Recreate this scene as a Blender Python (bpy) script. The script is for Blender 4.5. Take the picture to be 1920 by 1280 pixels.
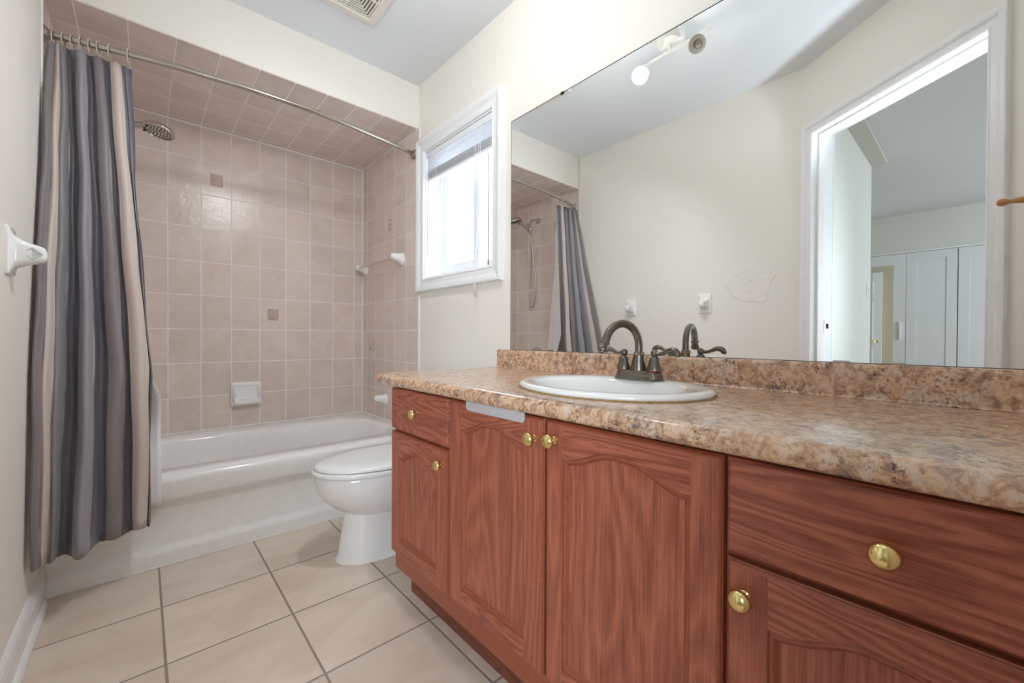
import bpy, bmesh, math, random
from mathutils import Vector, Matrix
random.seed(7)
PI = math.pi
sc = bpy.context.scene
for o in list(bpy.data.objects):
    bpy.data.objects.remove(o)
col = sc.collection

# ------------------------------------------------------------------ camera, sky, lights, exposure
CAM = (0.2696, -2.1974, 0.9383)
cam_d = bpy.data.cameras.new('camera')
cam_d.sensor_width = 36.0
cam_d.lens = 36.0 * 778.91 / 1920
cam_d.shift_y = -0.00107
cam_d.clip_start = 0.02
cam = bpy.data.objects.new('camera', cam_d)
col.objects.link(cam)
_R = Vector((0.74653281, -0.66533136, 0.00479086))
_U = Vector((0.00161447, 0.00901191, 0.99995809))
_F = Vector((0.66534665, 0.74649378, -0.00780185))
cam.matrix_world = Matrix((
    (_R.x, _U.x, -_F.x, CAM[0]), (_R.y, _U.y, -_F.y, CAM[1]),
    (_R.z, _U.z, -_F.z, CAM[2]), (0, 0, 0, 1)))
sc.camera = cam

world = bpy.data.worlds.new('daylight')
sc.world = world
world.use_nodes = True
_bg = world.node_tree.nodes['Background']
_bg.inputs[0].default_value = (0.86, 0.93, 1.0, 1)
_bg.inputs[1].default_value = 2.4

sc.view_settings.view_transform = 'Standard'
sc.view_settings.look = 'None'
sc.view_settings.exposure = 0.32
sc.view_settings.gamma = 1.0
sc.view_settings.use_curve_mapping = False
sc.cycles.max_bounces = 12
sc.cycles.diffuse_bounces = 6
sc.cycles.glossy_bounces = 6
sc.cycles.sample_clamp_indirect = 6.0
sc.cycles.caustics_reflective = True
sc.cycles.blur_glossy = 0.4
sc.cycles.use_denoising = True


def area_light(name, loc, target, sx, sy, power, color, spread=180):
    d = bpy.data.lights.new(name, 'AREA')
    d.shape = 'RECTANGLE'
    d.size, d.size_y, d.energy, d.color = sx, sy, power, color
    d.spread = math.radians(spread)
    o = bpy.data.objects.new(name, d)
    col.objects.link(o)
    o.location = loc
    o.rotation_euler = (Vector(target) - Vector(loc)).to_track_quat('-Z', 'Y').to_euler()
    return o


# the photographer's flash bounced off the bathroom ceiling, daylight through the window, added fill lamps in the bedroom
def bounce_flash(loc, target, power, color):
    d = bpy.data.lights.new('bounce_flash', 'SPOT')
    d.energy, d.color, d.shadow_soft_size = power, color, 0.05
    d.spot_size, d.spot_blend = math.radians(92), 0.4
    o = bpy.data.objects.new('bounce_flash', d)
    col.objects.link(o)
    o.location = loc
    o.rotation_euler = (Vector(target) - Vector(loc)).to_track_quat('-Z', 'Y').to_euler()


bounce_flash((0.22, -2.17, 1.46), (0.74, -1.50, 2.45), 29, (0.79, 0.90, 1.0))
area_light('doorway_fill', (-0.62, -2.80, 1.20), (0.60, -0.90, 1.15), 0.8, 0.9, 8.6, (0.79, 0.905, 1.0), 120)  # added fill lamp, unseen in the bedroom, aimed through the doorway
area_light('window_daylight', (2.75, 0.75, 2.15), (1.6, -0.33, 1.65), 1.2, 1.2, 960, (0.79, 0.89, 1.0))
area_light('bedroom_fill', (-2.6, -4.7, 1.5), (-2.6, -1.6, 1.3), 1.6, 1.2, 58, (0.81, 0.90, 1.0))  # unseen area lamp added to light the bedroom; no window is modelled there

# ------------------------------------------------------------------ constants (metres)
W = 1.524            # width of the room, left wall x=0, right wall x=W
D = 0.904            # back wall of the tub alcove
ZC = 2.45            # ceiling
ZS = 2.19            # tiled ceiling of the alcove
YB = 0.066           # front of the bulkhead
ZT = 0.366           # tub rim
ZK = 0.80            # counter top
Y0 = -1.54           # where the angled door wall starts on the left wall
DA = math.radians(35)
DIR = Vector((math.sin(DA), -math.cos(DA), 0))   # along the door wall
NRM = Vector((math.cos(DA), math.sin(DA), 0))    # its face towards the bathroom


# ------------------------------------------------------------------ helpers
def S(r, g, b):
    def f(c):
        c /= 255.0
        return c / 12.92 if c <= 0.04045 else ((c + 0.055) / 1.055) ** 2.4
    return (f(r), f(g), f(b), 1.0)


class MB:
    """collects shapes into one mesh"""
    def __init__(self):
        self.bm = bmesh.new()
        self.mi = 0

    def v(self, p):
        return self.bm.verts.new(p)

    def f(self, vs, mi=None):
        try:
            fc = self.bm.faces.new(vs)
            fc.material_index = self.mi if mi is None else mi
            return fc
        except ValueError:
            return None

    def box(self, x0, x1, y0, y1, z0, z1, bev=0.0, seg=2, M=None):
        p = [(x, y, z) for x in (x0, x1) for y in (y0, y1) for z in (z0, z1)]
        if M is not None:
            p = [M @ Vector(q) for q in p]
        vs = [self.v(q) for q in p]
        fs = [self.f([vs[i] for i in q]) for q in
              ((0, 1, 3, 2), (4, 6, 7, 5), (0, 4, 5, 1), (2, 3, 7, 6), (0, 2, 6, 4), (1, 5, 7, 3))]
        if bev:
            es = list({e for fc in fs for e in fc.edges})
            bmesh.ops.bevel(self.bm, geom=es, offset=bev, segments=seg, affect='EDGES', profile=0.5, material=-1)
        return self

    def prism(self, poly, axis, a0, a1):
        """extrude 2D poly along axis ('x','y','z'); poly coords are the other two axes in order"""
        def mk(p, a):
            return {'x': (a, p[0], p[1]), 'y': (p[0], a, p[1]), 'z': (p[0], p[1], a)}[axis]
        A = [self.v(mk(p, a0)) for p in poly]
        B = [self.v(mk(p, a1)) for p in poly]
        n = len(poly)
        for i in range(n):
            self.f([A[i], A[(i + 1) % n], B[(i + 1) % n], B[i]])
        self.f(A[::-1])
        self.f(B)
        return self

    def loft(self, rings, cap0=True, cap1=True, closed=True):
        R = [[self.v(p) for p in r] for r in rings]
        n = len(R[0])
        for a, b in zip(R[:-1], R[1:]):
            for i in range(n if closed else n - 1):
                j = (i + 1) % n
                self.f([a[i], a[j], b[j], b[i]])
        if cap0:
            self.f(R[0][::-1])
        if cap1:
            self.f(R[-1])
        return self

    def lathe(self, prof, o=(0, 0, 0), ax=(0, 0, 1), n=24, cap0=True, cap1=True):
        """prof: (radius, distance along ax)"""
        ax = Vector(ax).normalized()
        u = ax.orthogonal().normalized()
        w = ax.cross(u)
        o = Vector(o)
        rings = []
        for r, h in prof:
            r = max(r, 1e-5)
            rings.append([o + ax * h + (u * math.cos(2 * PI * k / n) + w * math.sin(2 * PI * k / n)) * r for k in range(n)])
        return self.loft(rings, cap0, cap1)

    def tube(self, pts, r, n=12, cap=True):
        pts = [Vector(p) for p in pts]
        rs = r if isinstance(r, (list, tuple)) else [r] * len(pts)
        rings = []
        t0 = (pts[1] - pts[0]).normalized()
        u = t0.orthogonal().normalized()
        for i, p in enumerate(pts):
            t = (pts[min(i + 1, len(pts) - 1)] - pts[max(i - 1, 0)]).normalized()
            u = (u - t * u.dot(t)).normalized()
            w = t.cross(u)
            rings.append([p + (u * math.cos(2 * PI * k / n) + w * math.sin(2 * PI * k / n)) * rs[i] for k in range(n)])
        return self.loft(rings, cap, cap)

    def sphere(self, c, r, n=20, m=12, sc=(1, 1, 1)):
        c = Vector(c)
        rings = []
        for i in range(m + 1):
            a = PI * i / m
            rr = max(math.sin(a), 1e-4)
            rings.append([c + Vector((r * sc[0] * rr * math.cos(2 * PI * k / n), r * sc[1] * rr * math.sin(2 * PI * k / n), -r * sc[2] * math.cos(a))) for k in range(n)])
        return self.loft(rings)

    def build(self, name, mat, parent=None, smooth=False, angle=40, sub=0, bevel=0, solid=0):
        bmesh.ops.recalc_face_normals(self.bm, faces=self.bm.faces[:])
        off = Vector((0, 0, 0))
        q = parent
        while q is not None:
            off += q.location
            q = q.parent
        if off.length:
            bmesh.ops.translate(self.bm, vec=-off, verts=self.bm.verts[:])
        me = bpy.data.meshes.new(name)
        self.bm.to_mesh(me)
        self.bm.free()
        for m in (mat if isinstance(mat, (list, tuple)) else [mat]):
            me.materials.append(m)
        o = bpy.data.objects.new(name, me)
        col.objects.link(o)
        if parent is not None:
            o.parent = parent
        if smooth:
            me.shade_smooth()
            me.set_sharp_from_angle(angle=math.radians(angle))
        if solid:
            m = o.modifiers.new('thickness', 'SOLIDIFY')
            m.thickness = solid
            m.offset = 0
        if bevel:
            m = o.modifiers.new('bevel', 'BEVEL')
            m.width = bevel
            m.segments = 2
            m.limit_method = 'ANGLE'
        if sub:
            m = o.modifiers.new('sub', 'SUBSURF')
            m.levels = m.render_levels = sub
        return o


def empty(name, loc, label, cat, group=None):
    o = bpy.data.objects.new(name, None)
    col.objects.link(o)
    o.location = loc
    o.empty_display_size = 0.05
    return tag(o, label, cat, group)


def tag(o, label, cat, group=None):
    o['label'] = label
    o['category'] = cat
    if group:
        o['group'] = group
    return o


def struct(o, label=None, cat=None):
    o['kind'] = 'structure'
    if label:
        o['label'] = label
    if cat:
        o['category'] = cat
    return o


def copy_tree(o, parent=None, loc=None):
    c = o.copy()
    col.objects.link(c)
    if parent is not None:
        c.parent = parent
    if loc is not None:
        c.location = loc
    for ch in list(o.children):
        copy_tree(ch, c)
    return c


def rrect(cx, cy, hx, hy, r, n=8):
    """rounded rectangle loop in 2D, counter-clockwise"""
    r = max(1e-4, min(r, hx - 1e-4, hy - 1e-4))
    out = []
    for (sx, sy, a0) in ((1, 1, 0), (-1, 1, PI / 2), (-1, -1, PI), (1, -1, 1.5 * PI)):
        for k in range(n + 1):
            a = a0 + PI / 2 * k / n
            out.append((cx + sx * (hx - r) + r * math.cos(a), cy + sy * (hy - r) + r * math.sin(a)))
    return out


def catmull(pts, n=6):
    P = [Vector(p) for p in pts]
    P = [P[0] * 2 - P[1]] + P + [P[-1] * 2 - P[-2]]
    out = []
    for i in range(1, len(P) - 2):
        for k in range(n):
            t = k / n
            a, b, c, d = P[i - 1], P[i], P[i + 1], P[i + 2]
            out.append(0.5 * ((2 * b) + (c - a) * t + (2 * a - 5 * b + 4 * c - d) * t * t + (3 * b - a - 3 * c + d) * t ** 3))
    out.append(P[-2])
    return out


# ------------------------------------------------------------------ materials
class NT:
    def __init__(self, name):
        self.m = bpy.data.materials.new(name)
        self.m.use_nodes = True
        self.t = self.m.node_tree
        self.b = self.t.nodes['Principled BSDF']
        self._c = None

    def n(self, kind, **kw):
        o = self.t.nodes.new(kind)
        for k, val in kw.items():
            setattr(o, k, val)
        return o

    def l(self, a, b):
        self.t.links.new(a, b)

    def co(self):
        if self._c is None:
            self._c = self.n('ShaderNodeTexCoord').outputs['Object']
        return self._c

    def math(self, op, a, b=None, clamp=False):
        o = self.n('ShaderNodeMath', operation=op, use_clamp=clamp)
        for i, x in enumerate((a, b)):
            if x is None:
                continue
            if isinstance(x, (int, float)):
                o.inputs[i].default_value = x
            else:
                self.l(x, o.inputs[i])
        return o.outputs[0]

    def mapping(self, scale, loc=(0, 0, 0), rot=(0, 0, 0), vec=None):
        o = self.n('ShaderNodeMapping')
        o.inputs['Scale'].default_value = scale
        o.inputs['Rotation'].default_value = rot
        if not isinstance(loc, tuple):
            self.l(loc, o.inputs['Location'])
        else:
            o.inputs['Location'].default_value = loc
        self.l(vec if vec is not None else self.co(), o.inputs['Vector'])
        return o.outputs[0]

    def noise(self, scale, detail=4, rough=0.5, dist=0.0, vec=None):
        o = self.n('ShaderNodeTexNoise')
        o.inputs['Scale'].default_value = scale
        o.inputs['Detail'].default_value = detail
        o.inputs['Roughness'].default_value = rough
        o.inputs['Distortion'].default_value = dist
        self.l(vec if vec is not None else self.co(), o.inputs['Vector'])
        return o.outputs['Fac']

    def ramp(self, fac, stops, interp='LINEAR'):
        o = self.n('ShaderNodeValToRGB')
        cr = o.color_ramp
        cr.interpolation = interp
        while len(cr.elements) < len(stops):
            cr.elements.new(0.5)
        for e, (p, c) in zip(cr.elements, stops):
            e.position = p
            e.color = c if len(c) == 4 else (*c, 1)
        self.l(fac, o.inputs[0])
        return o.outputs[0]

    def mix(self, fac, a, b, mode='MIX'):
        o = self.n('ShaderNodeMix', data_type='RGBA', blend_type=mode)
        for sock, x in ((o.inputs[0], fac), (o.inputs[6], a), (o.inputs[7], b)):
            if isinstance(x, (int, float)):
                sock.default_value = x
            elif isinstance(x, tuple):
                sock.default_value = x
            else:
                self.l(x, sock)
        return o.outputs[2]

    def bump(self, h, strength=0.2, dist=0.01, prev=None):
        o = self.n('ShaderNodeBump')
        o.inputs['Strength'].default_value = strength
        o.inputs['Distance'].default_value = dist
        self.l(h, o.inputs['Height'])
        if prev is not None:
            self.l(prev, o.inputs['Normal'])
        return o.outputs[0]

    def set(self, color=None, rough=None, metal=None, normal=None, **kw):
        b = self.b
        if color is not None:
            if isinstance(color, tuple):
                b.inputs['Base Color'].default_value = color
            else:
                self.l(color, b.inputs['Base Color'])
        if rough is not None:
            if isinstance(rough, (int, float)):
                b.inputs['Roughness'].default_value = rough
            else:
                self.l(rough, b.inputs['Roughness'])
        if metal is not None:
            b.inputs['Metallic'].default_value = metal
        if normal is not None:
            self.l(normal, b.inputs['Normal'])
        for k, val in kw.items():
            b.inputs[k.replace('_', ' ')].default_value = val
        return self.m


def plain(name, color, rough=0.5, metal=0.0, nscale=40.0, namt=0.04, **kw):
    """a nearly even procedural finish: slight tone variation"""
    t = NT(name)
    n = t.noise(nscale, 3)
    d = tuple(max(0.0, c * (1 - namt)) for c in color[:3]) + (1,)
    c = t.ramp(n, [(0.3, d), (0.7, color)])
    return t.set(color=c, rough=rough, metal=metal, **kw)


def paint(name, color, bump=0.06, scale=180.0):
    t = NT(name)
    n = t.noise(scale, 2)
    big = t.noise(1.3, 2)
    d = tuple(c * 0.97 for c in color[:3]) + (1,)
    return t.set(color=t.ramp(big, [(0.3, d), (0.7, color)]), rough=0.55, normal=t.bump(n, bump, 0.002))


def tile_mat(name, au, av, ou, du, ov, dv, gw, c1, c2, grout, rough, wave, scale=9.0, gdepth=0.5, streak=(1, 1, 1)):
    t = NT(name)
    s = t.n('ShaderNodeSeparateXYZ')
    t.l(t.co(), s.inputs[0])
    def cell(axis, o, d):
        x = t.math('DIVIDE', t.math('SUBTRACT', s.outputs[axis], o), d)
        fr = t.math('FRACT', x)
        dist = t.math('MULTIPLY', t.math('MINIMUM', fr, t.math('SUBTRACT', 1.0, fr)), d)
        return dist, t.math('FLOOR', x)
    d1, i1 = cell(au, ou, du)
    d2, i2 = cell(av, ov, dv)
    dist = t.math('MINIMUM', d1, d2)
    mr = t.n('ShaderNodeMapRange', interpolation_type='SMOOTHSTEP')
    mr.inputs['From Min'].default_value = gw * 0.42
    mr.inputs['From Max'].default_value = gw * 0.75
    t.l(dist, mr.inputs['Value'])
    body = mr.outputs[0]
    cb = t.n('ShaderNodeCombineXYZ')
    t.l(i1, cb.inputs[0])
    t.l(i2, cb.inputs[1])
    wn = t.n('ShaderNodeTexWhiteNoise', noise_dimensions='3D')
    t.l(cb.outputs[0], wn.inputs['Vector'])
    off = t.n('ShaderNodeVectorMath', operation='ADD')
    sc_ = t.n('ShaderNodeVectorMath', operation='SCALE')
    t.l(wn.outputs['Color'], sc_.inputs[0])
    sc_.inputs['Scale'].default_value = 7.0
    t.l(t.co(), off.inputs[0])
    t.l(sc_.outputs[0], off.inputs[1])
    vec = t.mapping(streak, vec=off.outputs[0])
    n1 = t.noise(scale, 5, 0.6, 0.6, vec=vec)
    c = t.ramp(n1, [(0.32, c1), (0.68, c2)])
    tint = t.ramp(wn.outputs['Value'], [(0.0, (0.93, 0.93, 0.93, 1)), (1.0, (1.03, 1.02, 1.01, 1))])
    c = t.mix(1.0, c, tint, 'MULTIPLY')
    c = t.mix(body, grout, c)
    n2 = t.noise(26.0, 4, 0.6, 1.2)
    b1 = t.bump(n2, wave, 0.004)
    b2 = t.bump(body, gdepth, 0.0015, prev=b1)
    r = t.math('SUBTRACT', 0.75, t.math('MULTIPLY', body, 0.75 - rough))
    return t.set(color=c, rough=r, normal=b2)


def wood(name, grain, light, dark, rough=0.36):
    """oak: grain is the axis the fibres run along (faces lie in the y-z plane)"""
    t = NT(name)
    inf = t.n('ShaderNodeObjectInfo')
    rv = t.n('ShaderNodeVectorMath', operation='SCALE')
    cb = t.n('ShaderNodeCombineXYZ')
    t.l(inf.outputs['Random'], cb.inputs[1])
    t.l(inf.outputs['Random'], cb.inputs[2])
    t.l(cb.outputs[0], rv.inputs[0])
    rv.inputs['Scale'].default_value = 9.0
    add = t.n('ShaderNodeVectorMath', operation='ADD')
    t.l(t.co(), add.inputs[0])
    t.l(rv.outputs[0], add.inputs[1])
    if grain == 'z':
        fine, cat = (1, 1, 0.025), (1, 1, 0.13)
    else:
        fine, cat = (1, 0.025, 1), (1, 0.13, 1)
    v1 = t.mapping(fine, vec=add.outputs[0])
    v2 = t.mapping(cat, vec=add.outputs[0])
    pores = t.noise(430.0, 3, 0.6, vec=v1)
    streaks = t.noise(300.0, 2, 0.5, vec=v1)
    tone = t.noise(40.0, 2, 0.5, vec=v1)
    jag = t.noise(60.0, 3, 0.6, vec=t.mapping((1, 0.3, 1) if grain == 'y' else (1, 1, 0.3), vec=add.outputs[0]))
    field = t.noise(9.5 if grain == 'y' else 5.5, 2, 0.45, 0.3, vec=v2)
    f2 = t.math('ADD', field, t.math('MULTIPLY', jag, 0.035 if grain == 'y' else 0.02))
    rings = t.math('FRACT', t.math('MULTIPLY', f2, 20.0))
    rings = t.math('POWER', t.math('ABSOLUTE', t.math('SUBTRACT', t.math('MULTIPLY', rings, 2.0), 1.0)), 1.3)
    wr_ = 0.36 if grain == 'y' else 0.22
    a = t.math('ADD', t.math('MULTIPLY', rings, wr_), t.math('ADD', t.math('MULTIPLY', streaks, 0.80 - wr_), t.math('MULTIPLY', tone, 0.20)))
    c = t.ramp(a, [(0.28, dark), (0.62, light)])
    p = t.ramp(pores, [(0.36, (0.62, 0.54, 0.52, 1)), (0.47, (1, 1, 1, 1))])
    c = t.mix(0.7, c, p, 'MULTIPLY')
    return t.set(color=c, rough=rough, normal=t.bump(pores, 0.10, 0.0006))


def granite(name):
    t = NT(name)
    big = t.noise(12, 5, 0.62, 0.5)
    med = t.noise(46, 6, 0.70, 0.6)
    fine = t.noise(140, 6, 0.75, 0.3)
    c = t.ramp(big, [(0.34, S(186, 172, 168)), (0.45, S(212, 176, 144)), (0.54, S(216, 172, 136)), (0.66, S(208, 194, 184))])
    c2 = t.ramp(med, [(0.37, S(88, 68, 72)), (0.44, S(168, 124, 98)), (0.54, S(226, 190, 154)), (0.66, S(222, 214, 208))])
    c = t.mix(0.62, c, c2)
    dk = t.ramp(fine, [(0.41, (0.20, 0.16, 0.18, 1)), (0.49, (1, 1, 1, 1))])
    clump = t.ramp(t.noise(10, 4, 0.65, 0.5), [(0.46, (0.25, 0.25, 0.25, 1)), (0.60, (1, 1, 1, 1))])
    c = t.mix(clump, c, dk, 'MULTIPLY')
    plum = t.ramp(t.noise(26, 5, 0.72, 0.6), [(0.60, (1, 1, 1, 1)), (0.68, (0.42, 0.36, 0.42, 1))])
    c = t.mix(0.8, c, plum, 'MULTIPLY')
    return t.set(color=c, rough=0.24, Coat_Weight=0.35, Coat_Roughness=0.12)


M = {}
M['wall'] = paint('cream_wall_paint', S(237, 232, 224))
M['ceil'] = paint('ceiling_paint', S(228, 231, 233), 0.03, 90)
M['trim'] = plain('white_trim_paint', S(240, 240, 240), 0.35)
M['bedwall'] = paint('bedroom_wall_paint', S(214, 216, 208))
M['popcorn'] = paint('textured_ceiling_paint', S(212, 216, 217), 0.9, 70)
M['bedfloor'] = plain('bedroom_floor_wood', S(150, 120, 92), 0.5)
TC1, TC2, TG = S(221, 204, 194), S(231, 216, 207), S(242, 237, 233)
M['tile_back'] = tile_mat('beige_wall_tile_back', 0, 2, W - 0.0722, 0.1527, 0.5735, 0.2022, 0.0045, TC1, TC2, TG, 0.22, 0.34)
M['tile_side'] = tile_mat('beige_wall_tile_side', 1, 2, 0.061, 0.1530, 0.5735, 0.2022, 0.0045, TC1, TC2, TG, 0.22, 0.34)
M['tile_ceil'] = tile_mat('beige_ceiling_tile', 0, 1, W - 0.0722, 0.1527, 0.253, 0.2022, 0.0040, TC1, TC2, TG, 0.2, 0.15)
M['floor'] = tile_mat('cream_floor_tile', 0, 1, -0.011, 0.3303, 0.0, 0.3325, 0.0054, S(214, 195, 177), S(228, 212, 196), S(150, 138, 126), 0.33, 0.06, scale=6.0, gdepth=0.8, streak=(0.6, 1.2, 1))
M['caulk'] = plain('white_caulk', S(246, 245, 243), 0.4)
M['relief'] = plain('brown_tile_relief', S(196, 166, 152), 0.3, nscale=200, namt=0.15)
M['relief_light'] = plain('pale_tile_relief', S(226, 213, 205), 0.25, nscale=200)
M['tub'] = plain('white_tub_enamel', S(245, 243, 241), 0.14, Coat_Weight=0.3)
M['ceramic'] = plain('white_glazed_ceramic', S(243, 243, 241), 0.09, namt=0.015, Coat_Weight=0.4)
M['seat'] = plain('white_plastic_seat', S(236, 237, 235), 0.18, namt=0.015)
M['chrome'] = plain('polished_chrome', S(205, 203, 200), 0.10, 1.0, namt=0.06)
M['nickel'] = plain('brushed_nickel', S(190, 182, 172), 0.22, 1.0, namt=0.06)
M['brass'] = plain('polished_brass', S(240, 216, 150), 0.13, 1.0, namt=0.04)
M['bronze'] = plain('oil_rubbed_bronze', S(128, 121, 112), 0.27, 0.9, nscale=60, namt=0.22)
M['copper'] = plain('rubbed_copper_edge', S(196, 128, 88), 0.25, 1.0)
M['dark'] = plain('dark_gap', S(28, 24, 22), 0.8)
M['rubber'] = plain('dark_rubber', S(60, 58, 56), 0.6)
WL, WD = S(176, 102, 77), S(134, 69, 51)
M['oak_v'] = wood('red_oak_upright_grain', 'z', WL, WD)
M['oak_h'] = wood('red_oak_level_grain', 'y', WL, WD)
M['oak_edge'] = plain('red_oak_moulding', S(156, 82, 57), 0.3, nscale=90, namt=0.22)
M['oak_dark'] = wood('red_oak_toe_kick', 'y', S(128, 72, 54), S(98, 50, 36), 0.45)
M['granite'] = granite('brown_granite_laminate')
M['acrylic'] = plain('frosted_white_plastic', S(214, 208, 210), 0.35, Transmission_Weight=0.25)
M['blind'] = plain('white_blind_slat', S(232, 234, 238), 0.4)
M['vinyl'] = plain('white_window_vinyl', S(238, 240, 244), 0.35)
M['plastic'] = plain('clear_plastic_bar', S(222, 206, 195), 0.25)
M['ring'] = plain('clear_ring_plastic', S(226, 218, 206), 0.2, Transmission_Weight=0.35)
M['frost'] = plain('frosted_lamp_glass', S(244, 242, 236), 0.35)
M['white_metal'] = plain('white_enamelled_metal', S(238, 236, 230), 0.35)
M['oak_peg'] = wood('light_wood_peg', 'y', S(206, 152, 104), S(180, 126, 80), 0.35)
M['wardrobe'] = plain('wardrobe_white', S(222, 225, 226), 0.4)
M['vent'] = plain('vent_plastic', S(226, 221, 210), 0.45)
CUR = {}
for k, c in dict(taupe=(128, 119, 120), beige=(202, 186, 178), grey=(132, 128, 131), char=(86, 83, 91),
                 lav=(146, 141, 147), blue=(102, 100, 114)).items():
    t = NT('curtain_satin_' + k)
    nz = t.noise(600, 2, vec=t.mapping((1, 1, 0.2)))
    CUR[k] = t.set(color=t.ramp(nz, [(0.3, tuple(x * 0.93 for x in S(*c)[:3]) + (1,)), (0.7, S(*c))]), rough=0.45, Sheen_Weight=0.25)
M['liner'] = plain('white_liner_vinyl', S(244, 242, 241), 0.4)
t = NT('clear_window_glass')
M['glass'] = t.set(color=(1, 1, 1, 1), rough=0.0, Transmission_Weight=1.0, IOR=1.02, Specular_IOR_Level=0.3)
t = NT('silver_mirror')
M['mirror'] = t.set(color=(0.93, 0.945, 0.94, 1), rough=0.0, metal=1.0)
t = NT('lit_bulb')
t.b.inputs['Emission Color'].default_value = (0.93, 0.93, 0.90, 1)
t.b.inputs['Emission Strength'].default_value = 110.0
M['bulb'] = t.set(color=(1, 0.95, 0.85, 1), rough=0.4)

# left wall: cream paint with a patched, flaking spot
t = NT('cream_wall_paint_patched')
sx = t.n('ShaderNodeSeparateXYZ')
t.l(t.co(), sx.inputs[0])
wv = t.noise(9.0, 4, 0.6)
dy = t.math('DIVIDE', t.math('SUBTRACT', sx.outputs[1], -1.275), 0.135)
dz = t.math('DIVIDE', t.math('SUBTRACT', sx.outputs[2], 1.27), 0.115)
rr = t.math('SQRT', t.math('ADD', t.math('POWER', dy, 2.0), t.math('POWER', dz, 2.0)))
rr = t.math('ADD', rr, t.math('MULTIPLY', t.math('SUBTRACT', wv, 0.5), 0.8))
inside = t.math('LESS_THAN', rr, 1.0)
crk = t.noise(22.0, 3, 0.5, 2.0)
crk = t.math('LESS_THAN', t.math('ABSOLUTE', t.math('SUBTRACT', crk, 0.5)), 0.012)
h = t.math('ADD', inside, t.math('MULTIPLY', t.math('MULTIPLY', crk, inside), 0.6))
b1 = t.bump(t.noise(180, 2), 0.06, 0.002)
M['wall_patch'] = t.set(color=S(236, 231, 223), rough=0.55, normal=t.bump(h, 0.6, 0.0012, prev=b1))


# ------------------------------------------------------------------ the room shell
struct(MB().box(-0.12, W + 0.12, -2.46, 0.02, -0.06, 0.0).build('floor', M['floor']), 'cream square floor tiles with grey grout lines', 'floor')
struct(MB().box(-0.12, W + 0.12, -2.46, YB, ZC, ZC + 0.06).build('ceiling', M['ceil']), 'plain white bathroom ceiling', 'ceiling')
# left wall
struct(MB().box(-0.12, 0, Y0, YB - 0.005, 0, ZC).build('wall_left', M['wall_patch']), 'cream left wall with a flaking patch', 'wall')
# right wall with the window opening
wy0, wy1, wz0, wz1 = -0.652, -0.012, 1.279, 2.03
WT = 0.17
m = MB()
m.box(W, W + WT, -2.46, wy0, 0, ZC)
m.box(W, W + WT, wy1, D + 0.1, 0, ZC)
m.box(W, W + WT, wy0, wy1, 0, wz0)
m.box(W, W + WT, wy0, wy1, wz1, ZC)
struct(m.build('wall_right', M['wall']), 'cream right wall with the window and mirror', 'wall')
# bulkhead above the tub
struct(MB().box(-0.12, W, YB, D + 0.1, ZS + 0.006, ZC + 0.06).build('wall_bulkhead', M['wall']), 'cream bulkhead above the tub alcove', 'wall')
# alcove tiles
def tile_wall(name, mesh, mat, label):
    return struct(mesh.build(name, mat), label, 'wall')
twb = tile_wall('wall_back', MB().box(-0.12, W, D, D + 0.1, 0, ZS + 0.006), M['tile_back'], 'beige tiled back wall above the bathtub')
twr = tile_wall('wall_tile_right', MB().box(W - 0.005, W, 0.061, D, 0, ZS), M['tile_side'], 'beige tiled right end of the alcove')
twl = tile_wall('wall_tile_left', MB().box(-0.12, 0.001, 0.061, D, 0, ZS), M['tile_side'], 'beige tiled left end of the alcove')
tile_wall('ceiling_tile', MB().box(0.001, W - 0.005, YB - 0.004, D, ZS, ZS + 0.006), M['tile_ceil'], 'beige tiled ceiling of the alcove')
# white caulk lines in the corners and corner beads
struct(MB().box(0.0, W - 0.005, D - 0.008, D, ZS - 0.007, ZS).build('trim_1', M['caulk']))
struct(MB().box(W - 0.012, W - 0.005, 0.07, D - 0.008, ZS - 0.007, ZS).build('trim_2', M['caulk']))
struct(MB().box(W - 0.012, W - 0.005, D - 0.007, D, ZT, ZS - 0.007).build('trim_3', M['caulk']))
struct(MB().box(W - 0.006, W, 0.044, 0.061, 0.0, 1.19, 0.002).build('trim_4', M['trim']))
struct(MB().box(W - 0.006, W, 0.044, 0.061, 2.13, ZS, 0.002).build('trim_5', M['trim']))
struct(MB().box(0.0, 0.006, 0.044, 0.061, 0.14, ZS, 0.002).build('trim_6', M['trim']))
struct(MB().box(0.012, W - 0.006, D - 0.006, D, ZT, ZT + 0.007, 0.002).build('trim_7', M['caulk']))
struct(MB().box(W - 0.012, W - 0.005, 0.02, D - 0.006, ZT, ZT + 0.007, 0.002).build('trim_8', M['caulk']))

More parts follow.
